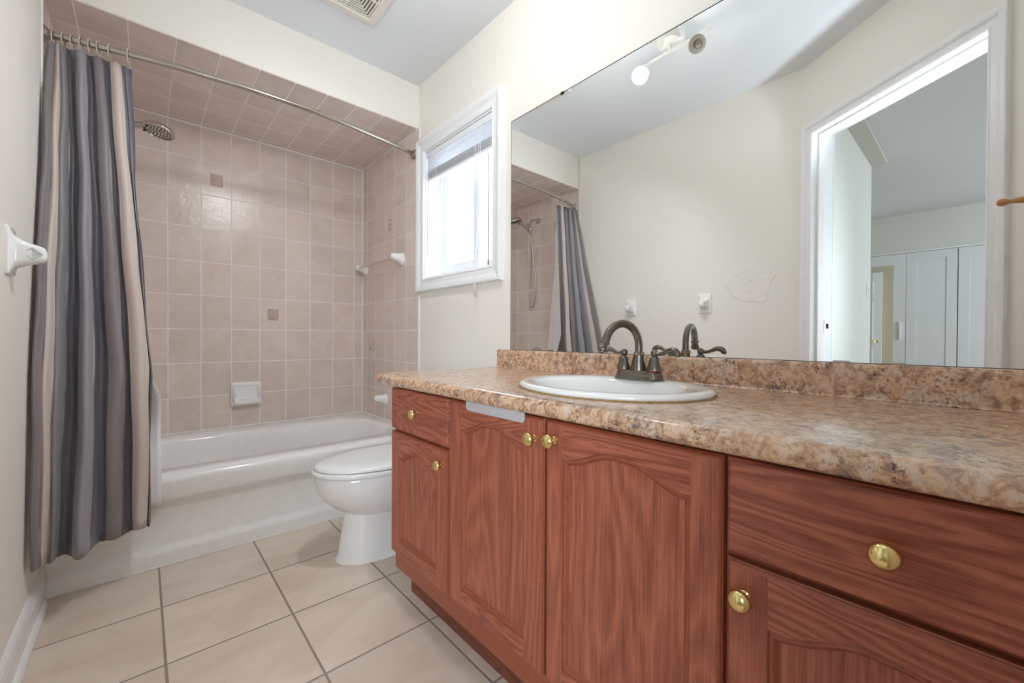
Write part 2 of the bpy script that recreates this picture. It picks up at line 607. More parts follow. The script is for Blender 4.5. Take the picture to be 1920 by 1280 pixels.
# scroll reliefs set in the tiles
def relief(parent, c, u, nrm):
    c, u, nrm = Vector(c), Vector(u), Vector(nrm)
    z = Vector((0, 0, 1))
    def P(a, b, h):
        return c + u * a + z * b + nrm * h
    m = MB()
    hw, hh = 0.031, 0.037
    pts = [P(-hw, -hh, 0), P(hw, -hh, 0), P(hw, hh, 0), P(-hw, hh, 0)]
    m.loft([pts, [p + nrm * 0.0012 for p in pts]])
    o = m.build('relief_plate', M['relief'], parent)
    m = MB()
    def swirl(cx, cy, r0, a0, turns, s):
        out = []
        for k in range(22):
            q = k / 21
            a = a0 + s * q * turns * 2 * PI
            r = r0 * (1 - 0.8 * q)
            out.append(P(cx + r * math.cos(a), cy + r * math.sin(a), 0.0022))
        return out
    for args, r in (((0.010, 0.017, 0.015, PI, 1.2, -1), 0.0026), ((-0.010, -0.014, 0.016, 0.4, 1.1, 1), 0.0026),
                    ((0.012, -0.016, 0.013, 2.6, 1.0, -1), 0.0022), ((-0.016, 0.016, 0.010, -1.0, 1.0, 1), 0.0022)):
        m.tube(swirl(*args), r, 6)
    m.tube(catmull([P(-0.022, 0.032, 0.002), P(-0.012, 0.01, 0.002), P(0.006, 0.0, 0.002), P(0.010, -0.02, 0.002), P(0.022, -0.03, 0.002)], 5), 0.003, 6)
    for q in range(4):
        a, b = pts[q] + nrm * 0.0014, pts[(q + 1) % 4] + nrm * 0.0014
        m.tube([a, b], 0.0014, 6)
    m.build('relief_scroll', M['relief_light'], parent, smooth=True)

relief(twb, (0.612, D, 1.886), (1, 0, 0), (0, -1, 0))
relief(twb, (0.918, D, 1.078), (1, 0, 0), (0, -1, 0))
relief(twr, (W - 0.005, 0.4435, 1.686), (0, -1, 0), (-1, 0, 0))
relief(twr, (W - 0.005, 0.7495, 0.878), (0, -1, 0), (-1, 0, 0))

# end wall behind the vanity's right end, and the angled door wall
struct(MB().box(0.56, W, -2.46, -2.36, 0, ZC).build('wall_end', M['wall']), 'cream end wall beside the vanity', 'wall')
T0, T1, ZD, WTH = 0.062, 0.826, 2.055, 0.12
def dw(t, d, z):
    """a point of the door wall: t along it, d in front of its bathroom face"""
    p = Vector((0, Y0, 0)) + DIR * t + NRM * d
    return Vector((p.x, p.y, z))
def dbox(m, t0, t1, d0, d1, z0, z1):
    m.loft([[dw(t0, d0, z0), dw(t1, d0, z0), dw(t1, d1, z0), dw(t0, d1, z0)], [dw(t0, d0, z1), dw(t1, d0, z1), dw(t1, d1, z1), dw(t0, d1, z1)]])
    return m
m = MB()
dbox(m, -0.02, T0 - 0.012, -WTH, 0, 0, ZC)
dbox(m, T1 + 0.012, 1.75, -WTH, 0, 0, ZC)
dbox(m, T0 - 0.012, T1 + 0.012, -WTH, 0, ZD + 0.012, ZC)
struct(m.build('wall_door', M['wall']), 'cream angled wall with the open doorway', 'wall')
d1 = empty('door_1', dw((T0 + T1) / 2, 0, 0), 'white moulded frame of the open bathroom doorway', 'door frame')
struct(d1)
m = MB()
dbox(m, T0 - 0.012, T0, -WTH - 0.002, 0.002, 0, ZD)
dbox(m, T1, T1 + 0.012, -WTH - 0.002, 0.002, 0, ZD)
dbox(m, T0 - 0.012, T1 + 0.012, -WTH - 0.002, 0.002, ZD, ZD + 0.012)
m.build('jamb', M['trim'], d1)
m = MB()
for a, b in ((T0, T0 + 0.010), (T1 - 0.004, T1)):
    dbox(m, a, b, -0.062, -0.028, 0, ZD - 0.010)
dbox(m, T0, T1, -0.062, -0.028, ZD - 0.010, ZD)
m.build('door_stop', M['trim'], d1)
# casing on the bathroom side: moulded, mitred
CP = [(0.0, 0.010), (0.006, 0.013), (0.010, 0.011), (0.030, 0.012), (0.036, 0.018), (0.044, 0.021), (0.056, 0.022), (0.062, 0.020), (0.063, 0.0)]
m = MB()
rings = []
for off, h in [(0.0, 0.0)] + CP:
    e = off
    rings.append([dw(T0 - e, h, 0), dw(T0 - e, h, ZD + e), dw(T1 + min(e, .06), h if h < .013 else h, ZD + e), dw(T1 + min(e, .06), h, 0)])
m.loft(rings, False, False, closed=False)
m.build('casing', M['trim'], d1)
m = MB()
rings = []
for off, h in [(0.0, 0.0)] + CP:
    rings.append([dw(T0 - off, -WTH - h, 0), dw(T0 - off, -WTH - h, ZD + off), dw(T1 + off, -WTH - h, ZD + off), dw(T1 + off, -WTH - h, 0)])
m.loft(rings, False, False, closed=False)
m.build('casing', M['trim'], d1)
m = MB()
dbox(m, T0, T0 + 0.0015, -0.112, -0.076, 0.972, 1.042)
sp = m.build('strike_plate', M['nickel'], d1)
m = MB()
dbox(m, T0 + 0.0015, T0 + 0.002, -0.102, -0.086, 0.993, 1.021)
m.build('latch_hole', M['dark'], sp)
for zz in (0.980, 1.034):
    MB().lathe([(0.004, 0), (0.003, 0.002)], dw(T0 + 0.0015, -0.094, zz), DIR, 10).build('screw', M['brass'], sp)

# baseboard with a quarter-round shoe on the left wall
m = MB()
m.prism([(0, 0), (0.013, 0), (0.013, 0.075), (0.011, 0.082), (0.012, 0.09), (0.009, 0.10), (0.004, 0.108), (0.0, 0.112)], 'y', Y0 + 0.03, -0.002)
struct(m.build('baseboard_left', M['trim']), 'white moulded baseboard along the left wall', 'baseboard')
m = MB()
q = [(0.013, 0.0005)] + [(0.013 + 0.013 * math.sin(a), 0.0005 + 0.022 * math.cos(a)) for a in [PI / 2 * (1 - k / 8) for k in range(9)]]
m.prism(q, 'y', Y0 + 0.05, -0.055)
struct(m.build('trim_9', M['trim'], smooth=True), 'white quarter-round strip at the foot of the baseboard', 'shoe moulding')
m = MB().box(0.0005, 0.006, -0.022, 0.038, 0.115, 0.245, 0.001)
pl = tag(m.build('corner_plate', plain('cream_plastic', S(226, 216, 196), 0.5)), 'small cream plate low on the left wall beside the tub', 'plate')
MB().lathe([(0.004, 0), (0.004, 0.0012)], (0.006, 0.0, 0.2), (1, 0, 0), 10).build('screw_hole', M['dark'], pl)

# the flaking repair on the left wall: a thin irregular skin of plaster with ridges
m = MB()
rnd = random.Random(5)
KA, KR = 48, 8
prev = None
base_r = [1 + 0.10 * math.sin(3 * a + 1) + 0.07 * math.sin(5 * a) + 0.05 * math.sin(9 * a + 2) for a in [2 * PI * k / KA for k in range(KA)]]
rings = []
for r_ in range(KR + 1):
    f_ = (r_ + 1) / (KR + 1)
    row = []
    for k in range(KA):
        a = 2 * PI * k / KA
        h = 0.0012 + (0.0030 if rnd.random() < 0.16 else 0.0006 * rnd.random())
        if r_ == KR - 1:
            h = 0.0026
        if r_ == KR:
            h = 0.0001
        rr_ = base_r[k] * (f_ if r_ < KR - 1 else (0.965 if r_ == KR - 1 else 1.0))
        row.append((h, -1.270 + 0.130 * rr_ * math.cos(a), 1.268 + 0.112 * rr_ * math.sin(a)))
    rings.append(row)
m.loft(rings, True, False)
m.build('flaking_patch', M['wall'], bpy.data.objects['wall_left'], smooth=True, angle=30)

# ------------------------------------------------------------------ window
w1 = empty('window_1', (W, (wy0 + wy1) / 2, wz0), 'white sliding window in moulded casing on the right wall', 'window')
struct(w1)
CW = [(0.0, 0.0), (0.0, 0.012), (0.006, 0.015), (0.012, 0.012), (0.034, 0.014), (0.044, 0.020), (0.054, 0.024), (0.066, 0.026), (0.073, 0.024), (0.076, 0.0)]
m = MB()
rings = []
for off, h in CW:
    x = W - h
    rings.append([(x, wy0 - off, wz0 - off), (x, wy1 + off, wz0 - off), (x, wy1 + off, wz1 + off), (x, wy0 - off, wz1 + off)])
m.loft(rings, False, False)
m.build('casing', M['trim'], w1)
m = MB()   # reveal lining
L = 0.008
m.box(W - 0.002, W + 0.10, wy1 - L, wy1, wz0, wz1)
m.box(W - 0.002, W + 0.10, wy0, wy0 + L, wz0, wz1)
m.box(W - 0.002, W + 0.10, wy0 + L, wy1 - L, wz0, wz0 + L)
m.box(W - 0.002, W + 0.10, wy0 + L, wy1 - L, wz1 - L, wz1)
m.build('reveal', M['trim'], w1)
def frame(m, x0, x1, y0, y1, z0, z1, t):
    m.box(x0, x1, y0, y0 + t, z0, z1, 0.002)
    m.box(x0, x1, y1 - t, y1, z0, z1, 0.002)
    m.box(x0, x1, y0 + t, y1 - t, z0, z0 + t, 0.002)
    m.box(x0, x1, y0 + t, y1 - t, z1 - t, z1, 0.002)
m = MB()
frame(m, W + 0.095, W + 0.165, wy0, wy1, wz0, wz1, 0.032)
m.build('frame', M['vinyl'], w1)
m = MB()
frame(m, W + 0.105, W + 0.130, -0.400, wy1 - 0.033, wz0 + 0.033, wz1 - 0.033, 0.050)
sa = m.build('sash', M['vinyl'], w1)
MB().box(W + 0.116, W + 0.120, -0.352, wy1 - 0.081, wz0 + 0.081, wz1 - 0.081).build('pane', M['glass'], sa)
m = MB()
frame(m, W + 0.135, W + 0.158, wy0 + 0.033, -0.36, wz0 + 0.033, wz1 - 0.033, 0.040)
sb = m.build('sash', M['vinyl'], w1)
MB().box(W + 0.145, W + 0.149, wy0 + 0.072, -0.398, wz0 + 0.072, wz1 - 0.072).build('pane', M['glass'], sb)
m = MB()
m.box(W + 0.131, W + 0.1345, -0.449, -0.443, wz0 + 0.04, wz1 - 0.04)
m.build('gasket', M['rubber'], w1)

# blind, pulled up
BX = W + 0.022
bl = empty('window_blind', (BX, (wy0 + wy1) / 2, wz1 - 0.01), 'white venetian blind drawn up at the window top', 'blind')
by0, by1 = wy0 + 0.014, wy1 - 0.014
m = MB()
m.box(BX - 0.020, BX + 0.020, by0, by1, 1.985, 2.020, 0.003)
m.build('headrail', M['blind'], bl)
m = MB()
for k in range(6):
    z = 1.972 - k * 0.0135
    a = math.radians(-28)
    pts = []
    for j in range(5):
        s = (j / 4 - 0.5) * 0.030
        pts.append((BX + s * math.cos(a), z + s * math.sin(a) + 0.002 * (1 - (2 * j / 4 - 1) ** 2)))
    m.prism(pts + [(p[0], p[1] - 0.0008) for p in pts[::-1]], 'y', by0, by1)
m.build('slats', M['blind'], bl)
m = MB()
for k in range(10):
    z = 1.866 + k * 0.0032
    m.box(BX - 0.015, BX + 0.015, by0 + 0.001 * (k % 2), by1 - 0.001 * (k % 3), z, z + 0.0016)
m.build('slat_stack', plain('blind_slat_stack', S(206, 208, 212), 0.45), bl)
MB().box(BX - 0.016, BX + 0.016, by0, by1, 1.850, 1.8645, 0.003).build('bottom_rail', M['blind'], bl)
for y in (by1 - 0.10, by0 + 0.14):
    for x in (BX - 0.0165, BX + 0.0165):
        MB().tube([(x, y, 1.985), (x, y, 1.852)], 0.0011, 6).build('ladder_cord', M['blind'], bl)
m = MB()
m.tube([(BX - 0.030, by1 - 0.038, 1.985), (BX - 0.033, by1 - 0.036, 1.70), (BX - 0.034, by1 - 0.035, 1.402)], 0.0032, 8)
m.tube([(BX - 0.016, by1 - 0.038, 1.990), (BX - 0.030, by1 - 0.038, 1.992), (BX - 0.030, by1 - 0.038, 1.984)], 0.002, 6)
m.build('tilt_wand', M['acrylic'], bl)
m = MB()
ya = by0 + 0.085
for dyy in (0.0, 0.011):
    m.tube(catmull([(BX - 0.022, ya + dyy * 1.6, 1.987), (BX - 0.030, ya + dyy, 1.7), (BX - 0.040, ya + dyy * 0.6, 1.42), (W - 0.030, ya + dyy * 0.2, 1.36), (W - 0.032, ya + dyy, 1.27), (W - 0.031, ya + 0.004, 1.165)], 5), 0.0012, 6)
m.build('pull_cord', M['blind'], bl)
MB().lathe([(0.002, 0.0), (0.005, -0.006), (0.007, -0.028), (0.0065, -0.030), (0.001, -0.030)], (W - 0.031, ya + 0.004, 1.165), (0, 0, 1), 12).build('tassel', M['acrylic'], bl, smooth=True)
MB().lathe([(0.002, 0.0), (0.004, -0.004), (0.004, -0.010), (0.001, -0.012)], (W - 0.035, ya + 0.004, 1.365), (0, 0, 1), 10).build('cord_bead', M['acrylic'], bl, smooth=True)

# ------------------------------------------------------------------ bathtub
tub = empty('bathtub', (W / 2, D / 2, 0), 'white alcove bathtub with a panelled apron', 'bathtub')
X0, X1, YF = 0.002, W - 0.006, 0.0
prof = [(0.045, ZT), (0.024, ZT - 0.002), (0.010, ZT - 0.008), (0.002, ZT - 0.020), (0.0, ZT - 0.036), (0.0, 0.275), (0.004, 0.262), (0.020, 0.236), (0.022, 0.225), (0.020, 0.085), (0.014, 0.072), (0.004, 0.058), (0.001, 0.048), (0.0, 0.0)]
m = MB()
rings = []
for x in (X0, X1):
    rings.append([(x, p[0] + YF, p[1]) for p in prof] + [(x, 0.06, 0.0), (x, 0.06, ZT - 0.03)])
m.loft(rings)
m.build('apron', M['tub'], tub, smooth=True, angle=50)
m = MB()
N = 10
def ring(cx, cy, hx, hy, r, z):
    return [(p[0], p[1], z) for p in rrect(cx, cy, hx, hy, r, N)]
cx, cy = (X0 + X1) / 2, (0.045 + D - 0.001) / 2
hx, hy = (X1 - X0) / 2, (D - 0.001 - 0.045) / 2
bx, byc = 0.775, 0.440
rs = [ring(cx, cy, hx, hy, 0.002, ZT),
      ring(bx, byc, 0.680, 0.318, 0.20, ZT),
      ring(bx, byc, 0.672, 0.310, 0.20, ZT - 0.004),
      ring(bx, byc, 0.664, 0.302, 0.195, ZT - 0.016),
      ring(bx, byc, 0.650, 0.290, 0.19, ZT - 0.060),
      ring(bx - 0.01, byc, 0.610, 0.262, 0.17, 0.130),
      ring(bx - 0.015, byc, 0.585, 0.240, 0.16, 0.085),
      ring(bx - 0.02, byc, 0.53, 0.20, 0.14, 0.062),
      ring(bx - 0.02, byc, 0.30, 0.10, 0.08, 0.058)]
m.loft(rs, False, True)
m.build('basin', M['tub'], tub, smooth=True, angle=50)
MB().lathe([(0.03, 0), (0.03, 0.003), (0.02, 0.006), (0.001, 0.006)], (0.28, byc, 0.060), (0, 0, 1), 20).build('drain', M['chrome'], tub, smooth=True)
MB().box(0.004, W - 0.008, -0.005, -0.0003, 0.0003, 0.005, 0.001).build('caulk_line', M['caulk'], tub)

# ------------------------------------------------------------------ shower fittings on the left end wall
def arc(c, r, a0, a1, u, w, n=10):
    c, u, w = Vector(c), Vector(u), Vector(w)
    return [c + u * r * math.cos(a0 + (a1 - a0) * k / n) + w * r * math.sin(a0 + (a1 - a0) * k / n) for k in range(n + 1)]

sh = empty('hand_shower', (0.001, 0.54, 2.02), 'chrome hand shower on a wall arm with a looping hose', 'shower head')
SY = 0.54
MB().lathe([(0.028, 0), (0.027, 0.006), (0.018, 0.012), (0.012, 0.013)], (0.001, SY, 2.02), (1, 0, 0), 24).build('flange', M['chrome'], sh, smooth=True)
m = MB()
m.tube(catmull([(0.008, SY, 2.02), (0.05, SY, 2.022), (0.085, SY, 2.008), (0.115, SY, 1.972)], 6), 0.0095, 12)
m.build('shower_arm', M['chrome'], sh, smooth=True)
m = MB()
m.sphere((0.122, SY, 1.962), 0.020, 16, 10)
m.lathe([(0.017, 0), (0.017, 0.03)], (0.118, SY, 1.935), (0.55, 0, 0.83), 16)
m.lathe([(0.013, 0), (0.015, 0.02), (0.012, 0.035)], (0.112, SY, 1.945), (-0.2, 0, -1), 14)
m.build('bracket', M['chrome'], sh, smooth=True)
HD = Vector((0.336, 0.50, 1.950))
m = MB()
hp = catmull([(0.104, SY, 1.885), (0.16, SY - 0.008, 1.914), (0.215, SY - 0.018, 1.938), (0.262, SY - 0.028, 1.956), (0.300, SY - 0.035, 1.963), (0.330, SY - 0.039, 1.965)], 6)
nn = len(hp)
m.tube(hp, [0.0125 + 0.0050 * (k / nn) for k in range(nn)], 14)
m.build('handle', M['chrome'], sh, smooth=True)
ax = Vector((-0.20, -0.14, -1.0)).normalized()
m = MB()
m.lathe([(0.012, -0.030), (0.030, -0.026), (0.050, -0.016), (0.062, -0.004), (0.065, 0.004), (0.063, 0.010), (0.056, 0.012), (0.055, 0.009), (0.001, 0.009)], HD, ax, 32)
hd = m.build('spray_head', M['chrome'], sh, smooth=True)
m = MB()
uu = ax.orthogonal().normalized()
ww = ax.cross(uu)
for rr_, nk in ((0.010, 5), (0.022, 10), (0.034, 16), (0.046, 22)):
    for k in range(nk):
        a = 2 * PI * k / nk + rr_ * 40
        m.lathe([(0.0024, 0.008), (0.0016, 0.0125)], HD + (uu * math.cos(a) + ww * math.sin(a)) * rr_, ax, 6)
m.build('spray_nozzles', M['rubber'], hd)
m = MB()
m.lathe([(0.006, 0), (0.005, 0.012), (0.001, 0.014)], HD - Vector((0.052, -0.01, 0.008)), (-0.4, -0.4, -0.8), 10)
m.build('selector', M['rubber'], hd, smooth=True)
m = MB()
hose = catmull([(0.104, SY, 1.887), (0.085, SY + 0.004, 1.83), (0.060, SY + 0.010, 1.66), (0.036, SY + 0.004, 1.48), (0.025, SY + 0.016, 1.33), (0.024, SY + 0.036, 1.24), (0.024, SY + 0.062, 1.217),
                (0.024, SY + 0.085, 1.25), (0.026, SY + 0.080, 1.40), (0.045, SY + 0.050, 1.60), (0.078, SY + 0.020, 1.77), (0.10, SY + 0.004, 1.87), (0.108, SY, 1.925)], 8)
m.tube(hose, 0.0062, 10)
m.build('hose', M['nickel'], sh, smooth=True)
tv = empty('tub_valve', (0.001, 0.555, 0.76), 'round chrome tub valve with lever on the left end wall', 'tap')
MB().lathe([(0.085, 0), (0.083, 0.006), (0.06, 0.014), (0.03, 0.02), (0.028, 0.05), (0.022, 0.055), (0.001, 0.055)], (0.001, 0.555, 0.76), (1, 0, 0), 32).build('escutcheon', M['chrome'], tv, smooth=True)
MB().tube([(0.05, 0.555, 0.76), (0.06, 0.555, 0.72), (0.062, 0.555, 0.68)], [0.009, 0.008, 0.006], 10).build('lever', M['chrome'], tv, smooth=True)
ts = empty('tub_spout', (0.001, 0.555, 0.50), 'chrome tub spout below the round valve', 'tap')
MB().tube(catmull([(0.001, 0.555, 0.50), (0.06, 0.555, 0.50), (0.10, 0.555, 0.495), (0.125, 0.555, 0.475)], 5), [0.026] * 11 + [0.022] * 5, 16).build('spout', M['chrome'], ts, smooth=True)

# ------------------------------------------------------------------ curtain rod, curtain, liner
def rody(x):
    q = (x - W / 2) / (W / 2)
    return 0.002 + 0.110 * q * q
ZR = 2.053
rod = empty('shower_curtain_rod', (W / 2, rody(W / 2), ZR), 'curved nickel shower curtain rod across the tub', 'curtain rod')
m = MB()
m.tube([(x, rody(x), ZR) for x in [0.012 + (W - 0.03) * k / 48 for k in range(49)]], 0.0115, 16)
m.build('rod', M['nickel'], rod, smooth=True)
m = MB()
m.tube([(x, rody(x), ZR) for x in (1.140, 1.150, 1.160)], 0.0128, 16)
m.build('joint_sleeve', M['nickel'], rod, smooth=True)
for x, s in ((0.002, 1), (W - 0.0055, -1)):
    MB().lathe([(0.030, 0), (0.030, 0.004), (0.022, 0.007), (0.022, 0.012), (0.016, 0.016), (0.015, 0.024), (0.011, 0.026)], (x, rody(x), ZR), (s, 0.28 * -1, 0), 24).build('wall_flange', M['nickel'], rod, smooth=True)

# the boundaries between the colour strips, left to right, as x at four heights
ZL = [2.015, 1.55, 0.80, 0.21]
YL = [0.083, 0.028, -0.080, -0.158]
BP = [  # boundary x at each height of ZL
    [0.010, 0.010, 0.010, 0.010],
    [0.030, 0.030, 0.028, 0.030],
    [0.045, 0.048, 0.046, 0.045],
    [0.060, 0.072, 0.070, 0.062],
    [0.083, 0.096, 0.104, 0.098],
    [0.110, 0.124, 0.142, 0.138],
    [0.134, 0.152, 0.178, 0.172],
    [0.158, 0.184, 0.222, 0.212],
    [0.176, 0.200, 0.240, 0.245],
    [0.207, 0.236, 0.290, 0.284],
    [0.224, 0.246, 0.296, 0.289],
    [0.243, 0.252, 0.298, 0.291],
]
SK = ['taupe', 'beige', 'grey', 'char', 'lav', 'char', 'taupe', 'char', 'beige', 'grey', 'blue']
BULGE = [-0.030, -0.012, -0.022, 0.016, -0.030, 0.020, -0.012, 0.014, -0.020, 0.014, 0.012]   # minus: towards the room
SHIFT = [[0, -.05, -.13, -.10], [.004, -.03, -.09, -.08], [0, -.02, -.05, -.06], [0.004, 0.004, 0, -.05], [0, 0, 0, -.065], [0, 0, 0.005, -.055], [0, 0, 0.01, 0.0], [0, 0, 0.012, 0.035], [0, 0, 0.012, 0.05], [0, 0, 0.012, .06], [0, 0.002, 0.016, .065], [.014, .016, .026, .075]]
def lerp_tab(tab, z):
    for a in range(len(ZL) - 1):
        if z >= ZL[a + 1] or a == len(ZL) - 2:
            q = (ZL[a] - z) / (ZL[a] - ZL[a + 1])
            q = min(max(q, 0), 1)
            return tab[a] + (tab[a + 1] - tab[a]) * q
cur = empty('shower_curtain', (0.15, 0.03, 0.21), 'striped grey, charcoal and beige shower curtain bunched at the left', 'shower curtain')
m = MB()
NZ, NP = 44, 8
rows = []
for iz in range(NZ + 1):
    z = ZL[0] + (ZL[3] - ZL[0]) * iz / NZ
    yb = lerp_tab(YL, z)
    amp = 0.55 + 0.6 * (iz / NZ)
    row = []
    for i in range(len(SK)):
        xa, xb = lerp_tab(BP[i], z), lerp_tab(BP[i + 1], z)
        sa_, sb_ = lerp_tab(SHIFT[i], z), lerp_tab(SHIFT[i + 1], z)
        for k in range(NP + 1):
            q = k / NP
            x = xa + (xb - xa) * q
            y = yb + sa_ + (sb_ - sa_) * q + BULGE[i] * amp * math.sin(PI * q)
            y += 0.0035 * math.sin(z * 9 + i * 2.1 + q * 2) * (iz / NZ)
            x += 0.0022 * math.sin(z * 13 + i * 1.7)
            if z < 0.46:
                y = min(y, -0.026)
            zz = z + (0.004 * math.sin(i * 2.4 + q * 3) if iz == NZ else 0)
            row.append((max(x, 0.009), y, zz))
    rows.append(row)
V = [[m.v(p) for p in r] for r in rows]
for iz in range(NZ):
    for i in range(len(SK)):
        for k in range(NP):
            a = i * (NP + 1) + k
            m.f([V[iz][a], V[iz][a + 1], V[iz + 1][a + 1], V[iz + 1][a]], i)
        if i + 1 < len(SK):
            a = i * (NP + 1) + NP
            m.f([V[iz][a], V[iz][a + 1], V[iz + 1][a + 1], V[iz + 1][a]], i)
bmesh.ops.remove_doubles(m.bm, verts=m.bm.verts[:], dist=0.0002)
m.build('curtain_cloth', [CUR[k] for k in SK], cur, smooth=True, angle=80, solid=0.0012)
for k, x in enumerate((0.026, 0.052, 0.075, 0.098, 0.122, 0.146, 0.178, 0.232)):
    y = rody(x)
    m = MB()
    ra = 0.024
    u_ = Vector((0.25, 1, 0)).normalized()
    cpt = Vector((x, y, ZR - 0.009))
    m.tube([cpt + u_ * ra * 0.72 * math.cos(2 * PI * j / 24) + Vector((0, 0, 1)) * ra * 1.15 * math.sin(2 * PI * j / 24) for j in range(25)], 0.0022, 8)
    m.build('curtain_ring', M['ring'], cur, smooth=True)

lin = empty('shower_liner', (0.27, 0.1, 0.25), 'white shower liner hanging behind the striped curtain', 'shower liner')
m = MB()
rows = []
for iz in range(45):
    q = iz / 44
    row = []
    for k in range(41):
        s = k / 40
        zb_ = 0.40 if s < 0.62 else 0.40 - 0.155 * min(1, (s - 0.62) / 0.10)
        z = 2.0 - (2.0 - zb_) * q
        h = min(1, max(0, (2.0 - z) / 1.2))          # 0 at the rod, 1 at mid height
        x = 0.085 + 0.125 * s - 0.020 * h * (1 - s) + 0.118 * s ** 4 * min(1, max(0, (0.95 - z) / 0.25))
        y = 0.200 - 0.075 * s + 0.010 * math.sin(s * 19) + h * (0.145 * (1 - s) ** 1.1 - 0.065 * s + 0.016 * math.sin(s * 15 + 0.8))
        y += 0.035 * (1 - s) ** 2 * math.exp(-((z - 1.82) / 0.10) ** 2)
        if z < 0.60:
            w_ = min(1, (0.60 - z) / 0.17)
            lo_ = -0.009 - 0.004 * math.sin(s * 17) if s > 0.55 else max(y, 0.20)
            y = y * (1 - w_) + lo_ * w_
        row.append((x, y, z))
    rows.append(row)
m.loft(rows, False, False, closed=False)
m.build('liner_sheet', M['liner'], lin, smooth=True, angle=80, solid=0.0008)

# ------------------------------------------------------------------ ceramics on the walls
# soap dish on the back wall
sd = empty('soap_dish', (0.766, D, 0.572), 'white ceramic soap dish on the back wall tiles', 'soap dish')
def xz_ring(cx, cz, hx, hz, r, y, n=6):
    return [(p[0], y, p[1]) for p in rrect(cx, cz, hx, hz, r, n)]
c_x, c_z = 0.766, 0.572
m = MB()
m.loft([xz_ring(c_x, c_z, 0.084, 0.076, 0.012, D), xz_ring(c_x, c_z, 0.084, 0.076, 0.012, D - 0.012), xz_ring(c_x, c_z, 0.081, 0.073, 0.012, D - 0.016), xz_ring(c_x, c_z, 0.060, 0.050, 0.012, D - 0.016)], True, True)
m.build('plate', M['ceramic'], sd, smooth=True, angle=50)
m = MB()
def dish_ring(hx, z0, z1, r, y0, y1):
    """a rounded ring whose lower edge stands out to y1 while its upper edge stays at y0"""
    out = []
    for p in rrect(c_x, (z0 + z1) / 2, hx, (z1 - z0) / 2, r, 6):
        q = (p[1] - z0) / (z1 - z0)
        out.append((p[0], y1 + (y0 - y1) * q, p[1]))
    return out
m.loft([dish_ring(0.073, 0.510, 0.632, 0.020, D - 0.015, D - 0.015), dish_ring(0.073, 0.508, 0.632, 0.020, D - 0.019, D - 0.042), dish_ring(0.070, 0.511, 0.629, 0.019, D - 0.021, D - 0.047),
        dish_ring(0.065, 0.522, 0.624, 0.020, D - 0.020, D - 0.048), dish_ring(0.062, 0.531, 0.621, 0.022, D - 0.017, D - 0.038), dish_ring(0.057, 0.540, 0.615, 0.022, D - 0.0165, D - 0.019)], True, True)
m.build('tray', M['ceramic'], sd, smooth=True, angle=60)

# towel bar in the alcove
tb = empty('towel_bar', (W - 0.005, 0.55, 1.44), 'white ceramic posts with a clear bar on the alcove wall', 'towel bar')
def post(parent, y, z, sgn):
    m = MB()
    rings = []
    for x, hy, hz, dz_ in ((0, .030, .040, -.006), (.010, .030, .040, -.006), (.016, .027, .036, -.004), (.03, .024, .028, 0), (.05, .023, .024, .003), (.066, .021, .022, .004), (.077, .016, .017, .004), (.082, .007, .008, .004)):
        rings.append([(W - 0.005 - x, y + hy * math.cos(2 * PI * k / 20), z + dz_ + hz * math.sin(2 * PI * k / 20)) for k in range(20)])
    m.loft(rings)
    return m.build('post', M['ceramic'], parent, smooth=True, angle=60)
post(tb, 0.262, 1.440, 1)
post(tb, 0.835, 1.436, -1)
MB().tube([(W - 0.062, 0.265, 1.445), (W - 0.062, 0.83, 1.441)], 0.0088, 14).build('bar', M['plastic'], tb, smooth=True)
# low ceramic knob post on the alcove wall
lp = empty('ceramic_hook', (W - 0.005, 0.50, 0.515), 'small white ceramic hook low on the alcove wall beside the vanity', 'hook')
post(lp, 0.50, 0.515, 1)
# towel bar brackets on the left wall
def bracket(y, label):
    zc = 1.165
    b = empty('towel_bar_bracket', (0, y, zc), label, 'towel bar bracket', 'empty ceramic towel bar brackets')
    m = MB()
    def yz(hy, hz, r, x, dz_=0.0):
        return [(x, y + p[0], zc + dz_ + p[1]) for p in rrect(0, 0, hy, hz, r, 6)]
    m.loft([yz(.043, .065, .008, 0), yz(.043, .065, .008, .005), yz(.041, .062, .009, .008), yz(.036, .052, .014, .0100), yz(.031, .043, .018, .0140, -.001),
            yz(.027, .0385, .018, .0215, -.002), yz(.0235, .0330, .016, .032, -.003), yz(.0210, .0285, .015, .043, -.004), yz(.0195, .0250, .014, .055, -.004), yz(.0185, .0225, .013, .062, -.004), yz(.016, .0190, .012, .068, -.004), yz(.011, .012, .010, .0715, -.004), yz(.003, .003, .002, .073, -.004)], True, True)
    m.build('body', M['ceramic'], b, smooth=True, angle=50)
    return b
def socket(b, y, sgn):
    """diamond socket for the bar"""
    zc, xc, s = 1.161, 0.046, 0.0180
    yy = y + sgn * 0.0205
    m = MB()
    o = [(xc - s, zc), (xc, zc - s), (xc + s, zc), (xc, zc + s)]
    def r(f, d):
        return [(xc + (p[0] - xc) * f, yy + sgn * d, zc + (p[1] - zc) * f * 0.85) for p in o]
    m.loft([r(1.16, -0.002), r(1.10, 0.0020), r(0.94, 0.0022), r(0.80, 0.0002)], False, True)
    m.build('socket', plain('ceramic_socket', S(214, 216, 214), 0.25), b)
b1_ = bracket(-0.450, 'white ceramic bracket nearer the tub on the left wall')
socket(b1_, -0.450, -1)
b2_ = bracket(-1.002, 'white ceramic bracket nearer the doorway, seen in the mirror')
socket(b2_, -1.002, 1)

